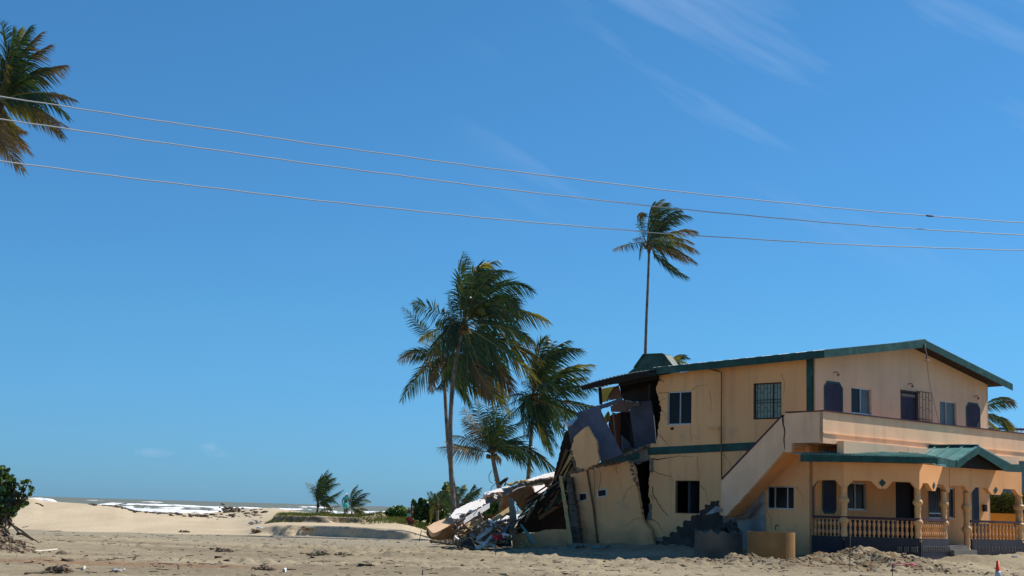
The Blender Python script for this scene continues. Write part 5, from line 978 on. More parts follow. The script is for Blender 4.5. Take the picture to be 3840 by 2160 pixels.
ring2(2606, 2784, 1997, 54.6, 'tank2', 'darker grey chipped concrete ring under the broken stair', True)
T('blue_fragment', Z3, [(20, 795), (60, 760), (105, 725), (150, 684), (190, 690), (232, 740), (120, 775)], PL(*Z3((120, 750)), 58.2, -20, 5), 'turq_bar' if False else 'white_wall', .1, 'pale blue plaster fragment hanging at the broken stair foot', 'fragment', True, 2, 14)
# dark rubble under the broken stair
g = G()
for k in range(160):
    x = random.uniform(2650, 2760); y = random.uniform(1960, 2040); P = onY(x, y, 57.2+1.2*random.random())
    lim = 2040-(x-2650)*.75
    if y < lim-20: continue
    g.rock(P, random.uniform(.06, .2), (1.2, 1, .8))
mk('stair_rubble', g, 'dark_conc', None, 'dark rubble heap under the broken stair foot', 'rubble', kind='stuff')
# ================================================================== PALMS
def bez(a, c, b, t): return a*(1-t)**2+c*2*t*(1-t)+b*t*t
def frond(parent, P0, Pm, P1, mat_='leaf', n=44, lr=.19, wind=.55, droop=.35, spread=1., seed=0, stalk=.12, tipmat=None, name='frond'):
    r = random.Random(seed); P0, Pm, P1 = Vector(P0), Vector(Pm), Vector(P1); c = Pm*2-(P0+P1)*.5; N_ = 14
    pts = [bez(P0, c, P1, i/N_) for i in range(N_+1)]; L_ = sum((pts[i+1]-pts[i]).length for i in range(N_)); ra = [L_*.0075*(1-.85*i/N_)+.004 for i in range(N_+1)]
    g = G().tube(pts, ra, 5, False)
    f = mk(name, g, 'rachis', parent); gl = G(); gt = G(); ref = Vector((r.uniform(-.5, .5), -1, r.uniform(-.2, .7))).normalized(); twist = r.uniform(-.5, .5)
    for i in range(n):
        t = stalk+(1-stalk)*(i+r.random()*.7)/n; p = bez(P0, c, P1, t); tg = (bez(P0, c, P1, min(1, t+.03))-bez(P0, c, P1, t-.03)).normalized()
        side = tg.cross(ref).normalized(); up = side.cross(tg); s0 = side*math.cos(twist)+up*math.sin(twist)
        ll = L_*lr*(.45+1.1*math.sin(math.pi*min(1, (t-stalk)/(1-stalk)*.85+.12))**.8)*(1-.35*t)*r.uniform(.8, 1.15)
        for sg in (-1, 1):
            if r.random() < .04: continue
            d = (s0*sg*spread*(1-.5*t)+tg*(.65+.5*t)+Vector((wind, wind*.15, 0))+Vector((0, 0, -droop))+Vector((r.gauss(0, .11), r.gauss(0, .14), r.gauss(0, .11)))).normalized()
            wv = d.cross(Vector((r.uniform(-.6, .6), 1, r.uniform(-.6, .6)))).normalized()*ll*.034+Vector((0, 0, .003))
            m1 = p+d*ll*.4; e = p+d*ll+Vector((wind*.12, 0, -.16-droop*.15))*ll
            q = gt if (tipmat and t > .62+r.uniform(-.15, .15)) else gl
            q.add([p-wv*.6, p+wv*.6, m1+wv, m1-wv, e], [(0, 1, 2, 3), (3, 2, 4)])
    if gl.v: mk('leaflets', gl, mat_, f)
    if gt.v: mk('leaflets', gt, tipmat, f)
    return f
def palm(name, label, trunk, Y, rad, crown, fronds, cv, group=None, filler=0, fl=3.5, seed=0, wind=.35, base_extend=None, scale=1., lr=.21, nlf=44, nuts=0):
    r = random.Random(seed); tp = [onY(*p, Y) for p in trunk]; base = tp[0].copy()
    if base_extend is not None: b = base.copy(); b.z = base_extend; tp.insert(0, b); base = b
    p = empty(name, base, label, 'palm tree', group); n = len(tp); fine = []
    for i in range(n-1):
        k_ = 7
        for k in range(k_): fine.append(tp[i].lerp(tp[i+1], k/k_))
    fine.append(tp[-1])
    sm = [sum(fine[max(0, i-3):i+4], Vector())/len(fine[max(0, i-3):i+4]) for i in range(len(fine))]; sm[0] = fine[0]; m_ = len(sm)
    mk('trunk', G().tube(sm, [rad*(1.0-.35*i/m_+.7*math.exp(-i*1.2))*(1+.035*(i % 2)) for i in range(m_)], 10), 'trunk', p)
    C_ = onY(*cv(crown), Y) if crown else tp[-1]
    if rad > .085: mk('crown_heart', G().tube([sm[-2], tp[-1], tp[-1].lerp(C_, .6), C_+ez*.25*scale], [rad*.7, rad*1.9*scale, rad*2.4*scale, rad*.6], 9), 'heart', p)
    for i, fr in enumerate(fronds):
        mid, tip = fr[0], fr[1]; m1 = fr[2] if len(fr) > 2 else 'leaf'; tm = fr[3] if len(fr) > 3 else None; dy = r.uniform(-1, 1)*.45*fl; o = Vector((r.uniform(-.1, .1), r.uniform(-.1, .1), r.uniform(-.05, .15)))*scale
        c0 = C_ if len(fr) < 5 or fr[4] is None else onY(*cv(fr[4]), Y)
        frond(p, c0+o, onY(*cv(mid), Y+dy*.4), onY(*cv(tip), Y+dy), m1, nlf, lr, wind, r.uniform(.25, .65), seed=seed*100+i, tipmat=tm)
    for i in range(filler):
        a = r.uniform(0, 2*math.pi); el = r.uniform(-.9, .9); l = fl*r.uniform(.5, .85)
        d = Vector((math.cos(a)*math.cos(el)+.25, math.sin(a)*math.cos(el), math.sin(el)*.9)); tip = C_+d*l+Vector((.2, 0, -.25-.2*abs(math.cos(el))))*l; mid = C_+d*l*.5+Vector((0, 0, .12))*l
        frond(p, C_, mid, tip, r.choice(['leaf', 'leaf', 'leaf', 'leaf_y' if el < -.3 else 'leaf']), nlf, lr, wind, .4, seed=seed*100+50+i)
    for i in range(nuts):
        a = i*2.4; mk('coconut', G().ball(C_+Vector((.22*math.cos(a), .22*math.sin(a), -.22-.05*(i % 3)))*scale, .12*scale, 7, 5, (1, 1, 1.2)), 'nut', p)
    return p
Yl, Dl = 'leaf_y', 'leaf_d'
# main pair
palm('palm_tree', 'tall palm of the left pair with the high windswept crown', [(1702, 1905), (1696, 1840), (1690, 1740), (1688, 1640), (1690, 1550), (1697, 1440), (1714, 1330), (1735, 1225)], 80, .15, (745, 760), [
    ((700, 400), (742, 72)), ((712, 420), (775, 120)), ((820, 330), (1060, 145)), ((860, 340), (1180, 245)), ((850, 300), (960, 170), 'leaf', Yl), ((880, 420), (1090, 250)), ((840, 360), (1000, 300)), ((800, 420), (900, 210)), ((830, 260), (985, 370), Yl), ((900, 480), (1120, 330)),
    ((1090, 400), (1385, 432)), ((1040, 500), (1270, 640)), ((1120, 520), (1250, 700)), ((1180, 620), (1525, 708), 'leaf', Yl), ((1080, 740), (1430, 950), 'leaf', Dl), ((1120, 770), (1380, 900)), ((1120, 900), (1475, 1090), 'leaf', Yl), ((1080, 960), (1430, 1265), 'leaf', Yl), ((1000, 1050), (1220, 1400), 'leaf', Dl), ((960, 1120), (1140, 1430), 'leaf', Yl), ((900, 1100), (1080, 1100), 'leaf', Yl),
    ((900, 1150), (960, 1440)), ((840, 1100), (850, 1420)), ((780, 1050), (760, 1330)), ((700, 1050), (640, 1350)), ((660, 980), (540, 1230)), ((950, 1300), (1180, 1560), Dl, Yl, (800, 1000)), ((640, 640), (605, 468)), ((600, 640), (540, 600)), ((430, 590), (268, 548)), ((480, 800), (330, 885), Yl), ((540, 860), (330, 1190), 'leaf', Dl), ((560, 700), (480, 740)), ((850, 580), (930, 640), Yl), ((820, 820), (950, 850), Yl), ((700, 720), (590, 830)), ((640, 900), (590, 1060)), ((900, 850), (1100, 1010)), ((950, 980), (1160, 1190)), ((800, 950), (930, 1180))],
     A7, 'palm trees behind the collapsed corner', 4, 3.6, 3, .36, .9, nuts=7)
palm('palm_tree', 'second palm of the left pair, shorter and crossing behind', [(1718, 1905), (1706, 1850), (1693, 1780), (1681, 1680), (1673, 1560), (1667, 1440), (1664, 1352)], 82, .13, (560, 1060), [
    ((340, 760), (168, 582), 'leaf', None, (440, 900)), ((330, 1000), (135, 1085), 'leaf', Dl), ((330, 1010), (150, 1030)), ((330, 1220), (165, 1447)), ((420, 1100), (330, 1190)), ((470, 1220), (430, 1370), Dl), ((480, 980), (350, 910), Yl), ((520, 920), (400, 820)), ((600, 1200), (520, 1360)), ((640, 1220), (620, 1400)), ((700, 1150), (760, 1400)), ((720, 1100), (880, 1330)), ((760, 1050), (960, 1200)), ((620, 930), (700, 860)), ((500, 1000), (380, 980)), ((560, 1250), (480, 1340)), ((760, 1250), (1000, 1420), 'leaf', Dl), ((700, 1300), (820, 1520))],
     A7, 'palm trees behind the collapsed corner', 3, 3.2, 4, .2, .9, nuts=4)
palm('palm_tree', 'battered leaning palm between the pair and the right palm', [(1882, 1880), (1872, 1826), (1861, 1785), (1850, 1730), (1846, 1690)], 82, .16, (740, 920), [
    ((520, 600), (345, 320), Dl), ((500, 620), (360, 470)), ((590, 520), (530, 230)), ((420, 760), (205, 700), 'leaf', Dl), ((400, 890), (0, 860), Dl, Dl), ((380, 880), (120, 790), Dl), ((900, 850), (1240, 870)), ((920, 780), (1250, 680)), ((640, 620), (650, 420)), ((680, 560), (720, 170)), ((760, 540), (850, 230)), ((820, 600), (1050, 330)), ((860, 660), (1190, 520)), ((650, 700), (560, 560)), ((840, 780), (1080, 600)), ((900, 880), (1140, 900)), ((760, 700), (900, 400)), ((700, 750), (640, 560)), ((620, 830), (500, 720)), ((800, 700), (980, 480)), ((820, 1000), (860, 1030), Dl), ((760, 800), (820, 560))],
     T7, 'palm trees behind the collapsed corner', 3, 3.4, 5, .25, .9, nuts=5)
palm('palm_tree', 'right palm of the group, its fronds over the broken roof', [(1975, 1880), (1981, 1796), (1985, 1744), (1990, 1660), (1996, 1578), (2004, 1480)], 84, .14, (1400, 1430), [
    ((1450, 1020), (1530, 870)), ((1460, 1100), (1735, 890)), ((1500, 1080), (1840, 970)), ((1520, 1050), (1860, 995)), ((1480, 1150), (1700, 950)), ((1440, 1180), (1600, 900)), ((1420, 1200), (1500, 980)), ((1400, 1150), (1380, 1080)), ((1660, 1180), (1960, 1125), 'leaf', Yl), ((1640, 1230), (1930, 1180)), ((1660, 1290), (1905, 1240)), ((1700, 1320), (1990, 1345)), ((1650, 1360), (1900, 1400)), ((1580, 1250), (1760, 1150)), ((1500, 1250), (1650, 1120)), ((1340, 1300), (1285, 1280)), ((1300, 1400), (1000, 1440)), ((1330, 1430), (1100, 1520)),
    ((1720, 1480), (2000, 1515)), ((1640, 1520), (1880, 1620)), ((1560, 1500), (1790, 1690)), ((1530, 1560), (1760, 1880)), ((1480, 1620), (1620, 1890)), ((1460, 1700), (1570, 1960)), ((1350, 1550), (1230, 1700)), ((1290, 1500), (1130, 1640)), ((1430, 1600), (1500, 1800), 'leaf', Yl), ((1380, 1620), (1350, 1800))],
     A7, 'palm trees behind the collapsed corner', 3, 3.4, 6, .36, .9, nuts=6)
palm('palm_tree', 'very tall slender palm rising behind the roof hump', [(2418, 1400), (2420, 1330), (2424, 1200), (2428, 1110), (2432, 1010), (2434, 930)], 84, .10, (395, 445), [
    ((312, 270), (345, 200), 'leaf', Dl), ((330, 260), (375, 215)), ((400, 230), (440, 120)), ((420, 210), (505, 98), 'leaf', Yl), ((450, 200), (560, 130)), ((470, 220), (645, 172)), ((520, 250), (650, 190)), ((560, 250), (722, 240)), ((500, 290), (640, 290)), ((450, 300), (560, 250)), ((600, 350), (770, 352), Yl, Dl), ((580, 400), (738, 440), Yl, Dl), ((600, 440), (785, 515), Yl, Dl), ((580, 490), (772, 600), 'leaf', Dl), ((560, 500), (700, 590), Dl), ((540, 610), (702, 706)), ((240, 445), (118, 488), 'leaf', Dl), ((320, 405), (268, 412), Dl), ((430, 500), (440, 560), Dl), ((480, 340), (560, 330)), ((430, 320), (480, 220)), ((480, 430), (600, 440)), ((470, 470), (580, 520))],
     E7, None, 4, 2.0, 7, .8, -0.3, .75, .19, 40, nuts=5)
palm('palm_tree', 'near palm at the upper left edge, only its crown showing', [(-75, 1860), (-70, 1500), (-55, 1100), (-35, 700), (-14, 420)], 52, .19, (-30, 800), [
    ((50, 420), (5, 175)), ((70, 430), (100, 225)), ((90, 420), (165, 235), 'leaf', Yl), ((110, 420), (235, 203)), ((120, 480), (320, 255), 'leaf', Dl), ((160, 520), (395, 348), 'leaf', Dl), ((60, 560), (70, 330)), ((250, 590), (515, 505), 'leaf', Dl), ((230, 570), (400, 540)), ((170, 590), (365, 655), Yl, Dl), ((160, 680), (300, 690)), ((250, 720), (585, 775), 'leaf', Dl), ((130, 700), (210, 780), Dl), ((180, 830), (515, 982), Yl, Dl), ((200, 850), (480, 1070), 'leaf', Dl), ((70, 960), (205, 1025), Yl, Dl), ((60, 990), (245, 1198), Dl, Dl), ((40, 960), (120, 1170), Yl, Dl), ((0, 1050), (182, 1330), Dl), ((-10, 1040), (50, 1160), 'leaf', Dl), ((30, 620), (50, 500), Yl), ((100, 620), (260, 500)), ((80, 700), (190, 640)), ((-100, 500), (-180, 250)), ((-150, 700), (-400, 700)), ((-150, 850), (-350, 1100)), ((-60, 950), (-80, 1250)), ((-90, 600), (-280, 450))],
     F7, None, 8, 2.3, 8, .5, -.2, .65, .2, 50, nuts=6)
palm('palm_tree', 'palm tip just showing over the roof right of the hump', [(2500, 1500), (2500, 1400)], 88, .17, (540, 1400), [((620, 1330), (715, 1335)), ((610, 1320), (690, 1308)), ((600, 1330), (650, 1310), Yl), ((630, 1360), (690, 1370), Yl), ((460, 1430), (400, 1500)), ((540, 1450), (600, 1520))], E7, None, 3, 1.4, 9, .5, 0, .7)
palm('palm_tree', 'palm behind the right end of the house with two drooping fronds', [(3655, 1700), (3650, 1545)], 78, .17, (650, 480), [((800, 402), (888, 442), 'leaf', Dl), ((790, 430), (860, 420)), ((810, 520), (878, 590), 'leaf', Yl), ((800, 530), (850, 600)), ((760, 560), (820, 600), Yl), ((600, 500), (560, 560))], H3, None, 2, 1.2, 10, .5, 0, .7)
# low palms by the trunks
palm('young_palm', 'low dark palm just right of the pair of trunks', [(1722, 1930), (1724, 1900)], 86, .1, (600, 660), [((800, 470), (985, 330)), ((780, 420), (860, 280)), ((790, 480), (940, 400)), ((720, 560), (820, 540)), ((640, 380), (690, 305), 'leaf', Yl), ((600, 360), (640, 460)), ((540, 380), (560, 330)), ((700, 500), (760, 430))], Q1, 'low palms by the trunks', 6, 1.8, 11, .4, -.3, .5)
palm('young_palm', 'low palm left of the pair of trunks above the bushes', [(1640, 1935), (1642, 1905)], 88, .1, (180, 640), [((60, 520), (10, 415)), ((90, 480), (60, 400)), ((130, 500), (150, 430)), ((200, 480), (230, 400)), ((100, 560), (20, 540)), ((280, 440), (390, 300)), ((330, 400), (470, 330), 'leaf', Yl)], Q1, 'low palms by the trunks', 6, 1.6, 12, .3, -.3, .5)
# young palms on the grassy mound
palm('young_palm', 'taller young palm leaning on the grassy mound', [(1188, 1937), (1190, 1915), (1193, 1900)], 95.6, .09, (880, 650), [((880, 440), (925, 300)), ((900, 420), (990, 250)), ((930, 420), (1030, 285)), ((940, 430), (1080, 335)), ((950, 470), (1120, 400)), ((960, 440), (1060, 350)), ((930, 500), (1060, 420)), ((900, 480), (960, 330)), ((1000, 570), (1172, 472)), ((980, 580), (1130, 510)), ((950, 560), (1035, 572)), ((840, 480), (740, 390), 'leaf', Yl), ((830, 520), (800, 440)), ((860, 520), (900, 380)), ((970, 690), (1130, 655), Yl, Dl, (885, 740)), ((960, 720), (1085, 745), Dl, Dl, (885, 740)), ((960, 740), (1030, 790), Dl, Dl, (885, 750)), ((890, 400), (1000, 320))], M7, 'young palms on the grassy mound', 3, 1.5, 13, .55, -.3, .6, .2, 34)
palm('young_palm', 'shorter young palm beside the person on the mound', [(1319, 1943), (1319, 1925), (1320, 1915)], 95.2, .07, (1268, 700), [((1260, 540), (1330, 418)), ((1290, 540), (1380, 470)), ((1250, 560), (1290, 450)), ((1340, 560), (1465, 512)), ((1330, 590), (1420, 540)), ((1370, 600), (1478, 608), 'leaf', Yl), ((1350, 640), (1420, 630)), ((1230, 600), (1212, 525)), ((1350, 690), (1445, 700), Yl, Dl, (1265, 740)), ((1340, 720), (1432, 745), Yl, Dl, (1265, 760)), ((1300, 600), (1400, 560)), ((1270, 600), (1320, 500))], M7, 'young palms on the grassy mound', 3, 1.3, 14, .55, -.3, .5, .2, 30)
# ================================================================== SEA GRAPE BUSHES
lv = []; lf = []
for k in range(9): a = 2*math.pi*k/9; lv.append((math.cos(a)*.5, math.sin(a)*.55, .07*math.cos(2*a)))
lv.append((0, 0, .03))
def leafmesh(nm, m_):
    me = bpy.data.meshes.new(nm); me.from_pydata(lv, [], [(k, (k+1) % 9, 9) for k in range(9)]); me.materials.append(MT[m_]); return me
LM = [leafmesh('grape_leaf', 'grape'), leafmesh('grape_leaf', 'grape'), leafmesh('grape_leaf', 'grape_pale'), leafmesh('grape_leaf', 'grape_red')]
def bush(name, label, base, blobs, nleaf, ls, seed, plane_Y, nstuff=0, group=None, red=.08):
    r = random.Random(seed); b = empty(name, base, label, 'bush', group); g = G()
    for (c, rad) in blobs:
        pm = Vector(base).lerp(c, .5)+Vector((r.uniform(-.2, .2), r.uniform(-.2, .2), 0)); g.tube([base, pm, c], [.06, .04, .02], 5)
        for q in range(3): e_ = c+Vector((r.gauss(0, rad*.5), r.gauss(0, rad*.5), r.gauss(0, rad*.5))); g.tube([c, e_], [.02, .01], 4)
    mk('branches', g, 'trunk', b); tot = sum(q[1]**2 for q in blobs); gs = G(); n = 0
    for (c, rad) in blobs:
        k = int((nleaf+nstuff)*rad**2/tot)
        for i in range(k):
            d = Vector((r.gauss(0, 1), r.gauss(0, 1), r.gauss(0, 1))).normalized(); p = c+d*rad*r.random()**.4
            s = ls*r.uniform(.7, 1.25); rt = (r.uniform(-1.3, 1.3), r.uniform(-1.3, 1.3), r.uniform(0, 6.3))
            if r.random() < nleaf/(nleaf+nstuff):
                w_ = r.random(); mi = 3 if (w_ < red and d.z > .1) else (2 if w_ < .28 else r.randrange(2)); inst('leaf', LM[mi], p, b, 0, s, rt)
            else:
                from mathutils import Euler
                M_ = Euler(rt).to_matrix(); gs.add([p+M_ @ Vector(v)*s for v in lv], [(q, (q+1) % 9, 9) for q in range(9)])
    if gs.v: mk('leaf_mass', gs, 'grape', b, kind='stuff')
    return b
Yb = 48.0
def vb(x, y, dy=0): return onY(*V5((x, y)), Yb+dy)
bush('sea_grape_bush', 'large sea grape bush with reddish tips on a rooty mound at the left edge', vb(-30, 1000), [(vb(60, 140), .12), (vb(40, 200), .16), (vb(20, 250), .3), (vb(150, 300), .16), (vb(180, 330), .14), (vb(90, 330), .25), (vb(250, 370), .16), (vb(40, 420), .38), (vb(140, 440), .2), (vb(230, 380), .1), (vb(400, 400), .2), (vb(380, 350), .1), (vb(480, 480), .14), (vb(340, 480), .12), (vb(270, 540), .13), (vb(400, 560), .12), (vb(350, 620), .16), (vb(240, 640), .2), (vb(150, 560), .3), (vb(60, 600), .42), (vb(300, 700), .17), (vb(180, 720), .25), (vb(80, 780), .4), (vb(190, 820), .13), (vb(30, 900), .4), (vb(-60, 500), .6), (vb(-80, 800), .6), (vb(-200, 700), .7)], 290, .16, 21, Yb, 420, red=.16)
def mb(x, y, Y): return onY(*C8((x, y)), Y)
bush('sea_grape_bush', 'dense dark sea grape bush behind the rubble, left of the palm trunks', mb(1300, 1060, 90), [(mb(1160, 660, 90), .18), (mb(1200, 620, 90), .12), (mb(1140, 800, 90), .35), (mb(1250, 780, 90.5), .4), (mb(1380, 760, 90), .45), (mb(1200, 930, 90), .5), (mb(1380, 930, 90), .6), (mb(1540, 830, 90.5), .6), (mb(1560, 1000, 90), .6), (mb(1680, 620, 91), .5), (mb(1700, 760, 91), .5), (mb(1780, 500, 91.5), .45), (mb(1840, 330, 91.5), .35), (mb(1840, 650, 91), .5), (mb(1720, 900, 90), .5), (mb(1060, 760, 90), .18), (mb(1000, 690, 90), .1), (mb(980, 640, 90), .08), (mb(1080, 960, 90), .35)], 260, .22, 22, 90, 1600, red=.02)
bush('low_bush', 'low dark green shrub mound between the sea and the grass bank', mb(500, 1000, 96), [(mb(300, 1000, 96), .2), (mb(420, 960, 96), .35), (mb(540, 940, 96), .45), (mb(660, 920, 96), .45), (mb(740, 960, 96), .35), (mb(800, 980, 96), .35)], 60, .14, 23, 96, 1500, red=0)
# hedge of plants between the palms behind the rubble
bush('sea_grape_bush', 'dark bush seen through the gap in the rubble', onY(*Q1((1200, 900)), 84), [(onY(*Q1((1180, 720)), 84), .5), (onY(*Q1((1080, 800)), 84), .4), (onY(*Q1((1280, 640)), 84), .45), (onY(*Q1((1400, 600)), 84), .5), (onY(*Q1((860, 860)), 84), .3), (onY(*Q1((1240, 840)), 84), .5)], 80, .2, 24, 84, 700, red=0)
# root mound earth at the left edge
g = G(); r = random.Random(5)
for k in range(520):
    x = r.gauss(-16.3, .75); y = r.gauss(46.3, .8); g.rock((x, y, gz1(x, y)), r.uniform(.02, .10)*(1.8 if r.random() < .08 else 1), (1.4, 1, .7))
for k in range(90):
    x = r.gauss(-16.2, .6); y = r.gauss(46.0, .6); a_ = r.uniform(-1.2, .2); d_ = Vector((math.cos(a_), -.4, math.sin(a_)*.6))*r.uniform(.15, .5); c_ = Vector((x, y, gz1(x, y)+.05)); g.tube([c_, c_+d_*.5+ez*.04, c_+d_], .012, 3)
mk('root_mound', g, 'soil', None, 'earth mound matted with roots under the large left bush', 'mound', kind='stuff')
for i, q in enumerate((((80, 940), (200, 1010), (330, 1090), (450, 1180), (590, 1270)), ((130, 930), (180, 1000), (240, 1060), (300, 1140)), ((250, 1135), (330, 1130), (420, 1180), (500, 1230)), ((100, 950), (70, 1060), (150, 1140)))):
    mk('root', G().tube([onY(*V5(p), 46.8-.05*i) for p in q], [.045, .04, .03, .025, .015][:len(q)], 5), 'twig', None, ('long dark root running down the right slope of the mound', 'short root below the left bush stem', 'pale looping root low on the left mound', 'root hanging on the face of the left mound')[i], 'root')
# ================================================================== GRASS
g = G(); r = random.Random(9)
for k in range(15000):
    u, v = r.uniform(-1, 1), r.uniform(-1, 1); x, y = -11.4+u*3.6, 95.5+v*3.3; z = gz1(x, y) if k % 1 == 0 else 0
    edge = .3 < z < .8
    if z < .3 or (edge and r.random() < (.35 if (y < 95 and (x < -12.6 or r.random() < .3)) else .7)): continue
    h = r.uniform(.07, .22)*(1.4 if r.random() < .15 else 1); a = r.uniform(0, 6.3); w_ = Vector((math.cos(a), math.sin(a), 0))*.02; b_ = Vector((x, y, z-.02)); g.add([b_-w_, b_+w_, b_+Vector((r.gauss(.06, .06), r.gauss(0, .05), h))], [(0, 1, 2)])
mk('mound_grass', g, 'grass', None, 'short green grass covering the top of the sand mound', 'grass', kind='stuff')
g = G()
for k in range(6500):
    u = r.gauss(-.062, .014); y = r.uniform(86, 97); x = u*y; z = gz1(x, y); 
    if u < -.1: continue
    h = r.uniform(.07, .22); a = r.uniform(0, 6.3); w_ = Vector((math.cos(a), math.sin(a), 0))*.025; b_ = Vector((x, y, z-.02)); g.add([b_-w_, b_+w_, b_+Vector((r.gauss(.06, .06), r.gauss(0, .05), h))], [(0, 1, 2)])
mk('bank_grass', g, 'grass', None, 'creeping green ground cover on the bank behind the rubble', 'grass', kind='stuff')
# ================================================================== PEOPLE
def person(label, base, h, facing, top_m, bot_m, pose, hat=None, kid=False, top_len=.0, group=None):
    """one continuous skinned body; clothes are children"""
    s = h/1.75; e = empty('person', base, label, 'person', group); V = []; E_ = []; Rr = []
    def v(p, r_): V.append(Vector(p)*s); Rr.append(r_*s); return len(V)-1
    def ed(a, b): E_.append((a, b))
    pel = v((0, 0, .93), .135); ch = v((.01, -.02, 1.2), .145); sh = v((.01, -.02, 1.40), .12); nk = v((.01, -.04, 1.51), .055); hd = v((.01, -.07, 1.60), .085); ht = v((.01, -.06, 1.70), .08)
    ed(pel, ch); ed(ch, sh); ed(sh, nk); ed(nk, hd); ed(hd, ht); nose = v((.01, -.165, 1.59), .02); ed(hd, nose)
    for sx, k in ((-1, 0), (1, 1)):
        s1 = v((.19*sx, -.01, 1.38), .06); el_ = v((.24*sx+pose['el'][k][0], pose['el'][k][1], 1.12+pose['el'][k][2]), .045); wr = v((.26*sx+pose['wr'][k][0], -.05+pose['wr'][k][1], .88+pose['wr'][k][2]), .032)
        ed(sh, s1); ed(s1, el_); ed(el_, wr); d = (V[wr]-V[el_]).normalized(); pm = v((V[wr]/s+d*.07), .038); ed(wr, pm)
        for f_ in range(4):
            o = Vector((0, (f_-1.5)*.022, 0)); a = v(V[pm]/s+d*.045+o, .010); b = v(V[pm]/s+d*(.085-.008*abs(f_-1.5))+o+Vector((-.012*sx, 0, 0)), .008); ed(pm, a); ed(a, b)
        th_ = v(V[pm]/s+Vector((-.02*sx, -.045, 0))-d*.01, .011); tt = v(V[th_]/s+d*.04+Vector((0, -.012, 0)), .009); ed(pm, th_); ed(th_, tt)
        hp_ = v((.09*sx, 0, .88), .105); kn = v((.10*sx, pose['kn'][k], .50), .062); an = v((.10*sx, pose['an'][k], .09), .042); to = v((.11*sx, pose['an'][k]-.17, .03), .035)
        ed(pel, hp_); ed(hp_, kn); ed(kn, an); ed(an, to)
    me = bpy.data.meshes.new('body'); me.from_pydata([tuple(p) for p in V], E_, []); o = bpy.data.objects.new('body', me); COL.objects.link(o); o.parent = e; me.materials.append(MT['skin'])
    sm = o.modifiers.new('skin', 'SKIN'); sm.use_smooth_shade = True
    if not me.skin_vertices: me.skin_vertices.new()
    for i, q in enumerate(Rr): me.skin_vertices[0].data[i].radius = (q, q)
    me.skin_vertices[0].data[0].use_root = True
    ss = o.modifiers.new('sub', 'SUBSURF'); ss.levels = 1; ss.render_levels = 1
    ORI[o.name] = Vector(base)
    def part(nm, g, m_):
        me2 = bpy.data.meshes.new(nm); me2.from_pydata([tuple(Vector(q)*s) for q in g.v], [], g.f); me2.polygons.foreach_set('use_smooth', g.smooth); me2.materials.append(MT[m_]); q = bpy.data.objects.new(nm, me2); COL.objects.link(q); q.parent = e
    part('shirt', G().lathe([(.185, .84), (.17, 1.0), (.165, 1.15), (.19, 1.3), (.20, 1.40), (.12, 1.475), (.07, 1.50)], (0, -.015, 0), 14, (1.05, .78)), top_m)
    g = G().lathe([(.19, .72), (.2, .85), (.17, .99)], (0, 0, 0), 14, (1.05, .85))
    for sx, k in ((-1, 0), (1, 1)): g.tube([V[pel]/s+Vector((.09*sx, 0, -.04)), Vector((.10*sx, pose['kn'][k]*.6, .66)), Vector((.105*sx, pose['kn'][k]*.9, .5))], [.115, .115, .12], 10)
    part('shorts', g, bot_m)
    part('hair', G().ball((.01, -.045, 1.655), .112, 10, 7, (.95, 1.05, .95)), 'hair' if not hat else hat)
    g = G().ball((.01, -.06, 1.60), .001, 4, 3)
    if hat: part('cap_peak', G().plate([Vector((.11, -.12, 1.66)), Vector((.09, -.24, 1.64)), Vector((-.07, -.24, 1.64)), Vector((-.09, -.12, 1.66))], (0, 0, 1), .015), hat)
    g = G()
    for sx in (-1, 1): g.ball((.01+.035*sx, -.148, 1.61), .012, 6, 4)
    part('eyes', g, 'hair'); part('mouth', G().box((-.02, -.152, 1.545), (.06, 0, 0), (0, .02, 0), (0, 0, .01)), 'maroon')
    e.rotation_euler = (0, 0, facing); return e
yp = 111.; P = onY(1294, 1933, yp); P.z = gz1(P.x, P.y); hh = onY(1296, 1864, yp).z-P.z
person('person in teal tank top, turquoise shorts and white cap walking beyond the mound', P, min(1.85, max(1.6, hh)), .35, 'teal_cloth', 'turq_cloth', dict(el=[(-.04, .03, 0), (.05, .02, 0)], wr=[(-.04, .0, 0), (.04, -.02, .02)], kn=[-.1, .05], an=[-.02, .2]), 'white_cloth')
def onFoot(px, py_top, py_foot, Y):
    P = onY(px, py_foot, Y); return P, onY(px, py_top, Y).z-P.z
P, h_ = onFoot(*[C8((950, 0))[0], C8((0, 715))[1], C8((0, 1040))[1]], 92.5); zf = gz1(P.x, P.y); P.z = max(zf, P.z-.4); h_ = onY(C8((950, 0))[0], C8((0, 715))[1], 92.5).z-P.z
person('adult in grey top and pink skirt leaning beside the dark bush', P, max(.9, min(1.75, h_)), -1.2, 'grey_cloth', 'pink_cloth', dict(el=[(.05, -.1, .02), (.0, -.1, .02)], wr=[(.05, -.25, .1), (0, -.25, .1)], kn=[-.03, .03], an=[0, .05]))
P, _ = onFoot(C8((880, 0))[0], C8((0, 815))[1], C8((0, 1040))[1], 92.0); P.z = max(gz1(P.x, P.y), P.z-.2); h_ = onY(C8((880, 0))[0], C8((0, 815))[1], 92.0).z-P.z
person('small child in dark top standing left of the adult by the bush', P, max(.7, min(1.2, h_)), -.6, 'navy_cloth', 'turq_cloth', dict(el=[(0, 0, 0), (0, 0, 0)], wr=[(0, -.02, 0), (0, 0, 0)], kn=[0, 0], an=[0, .04]))
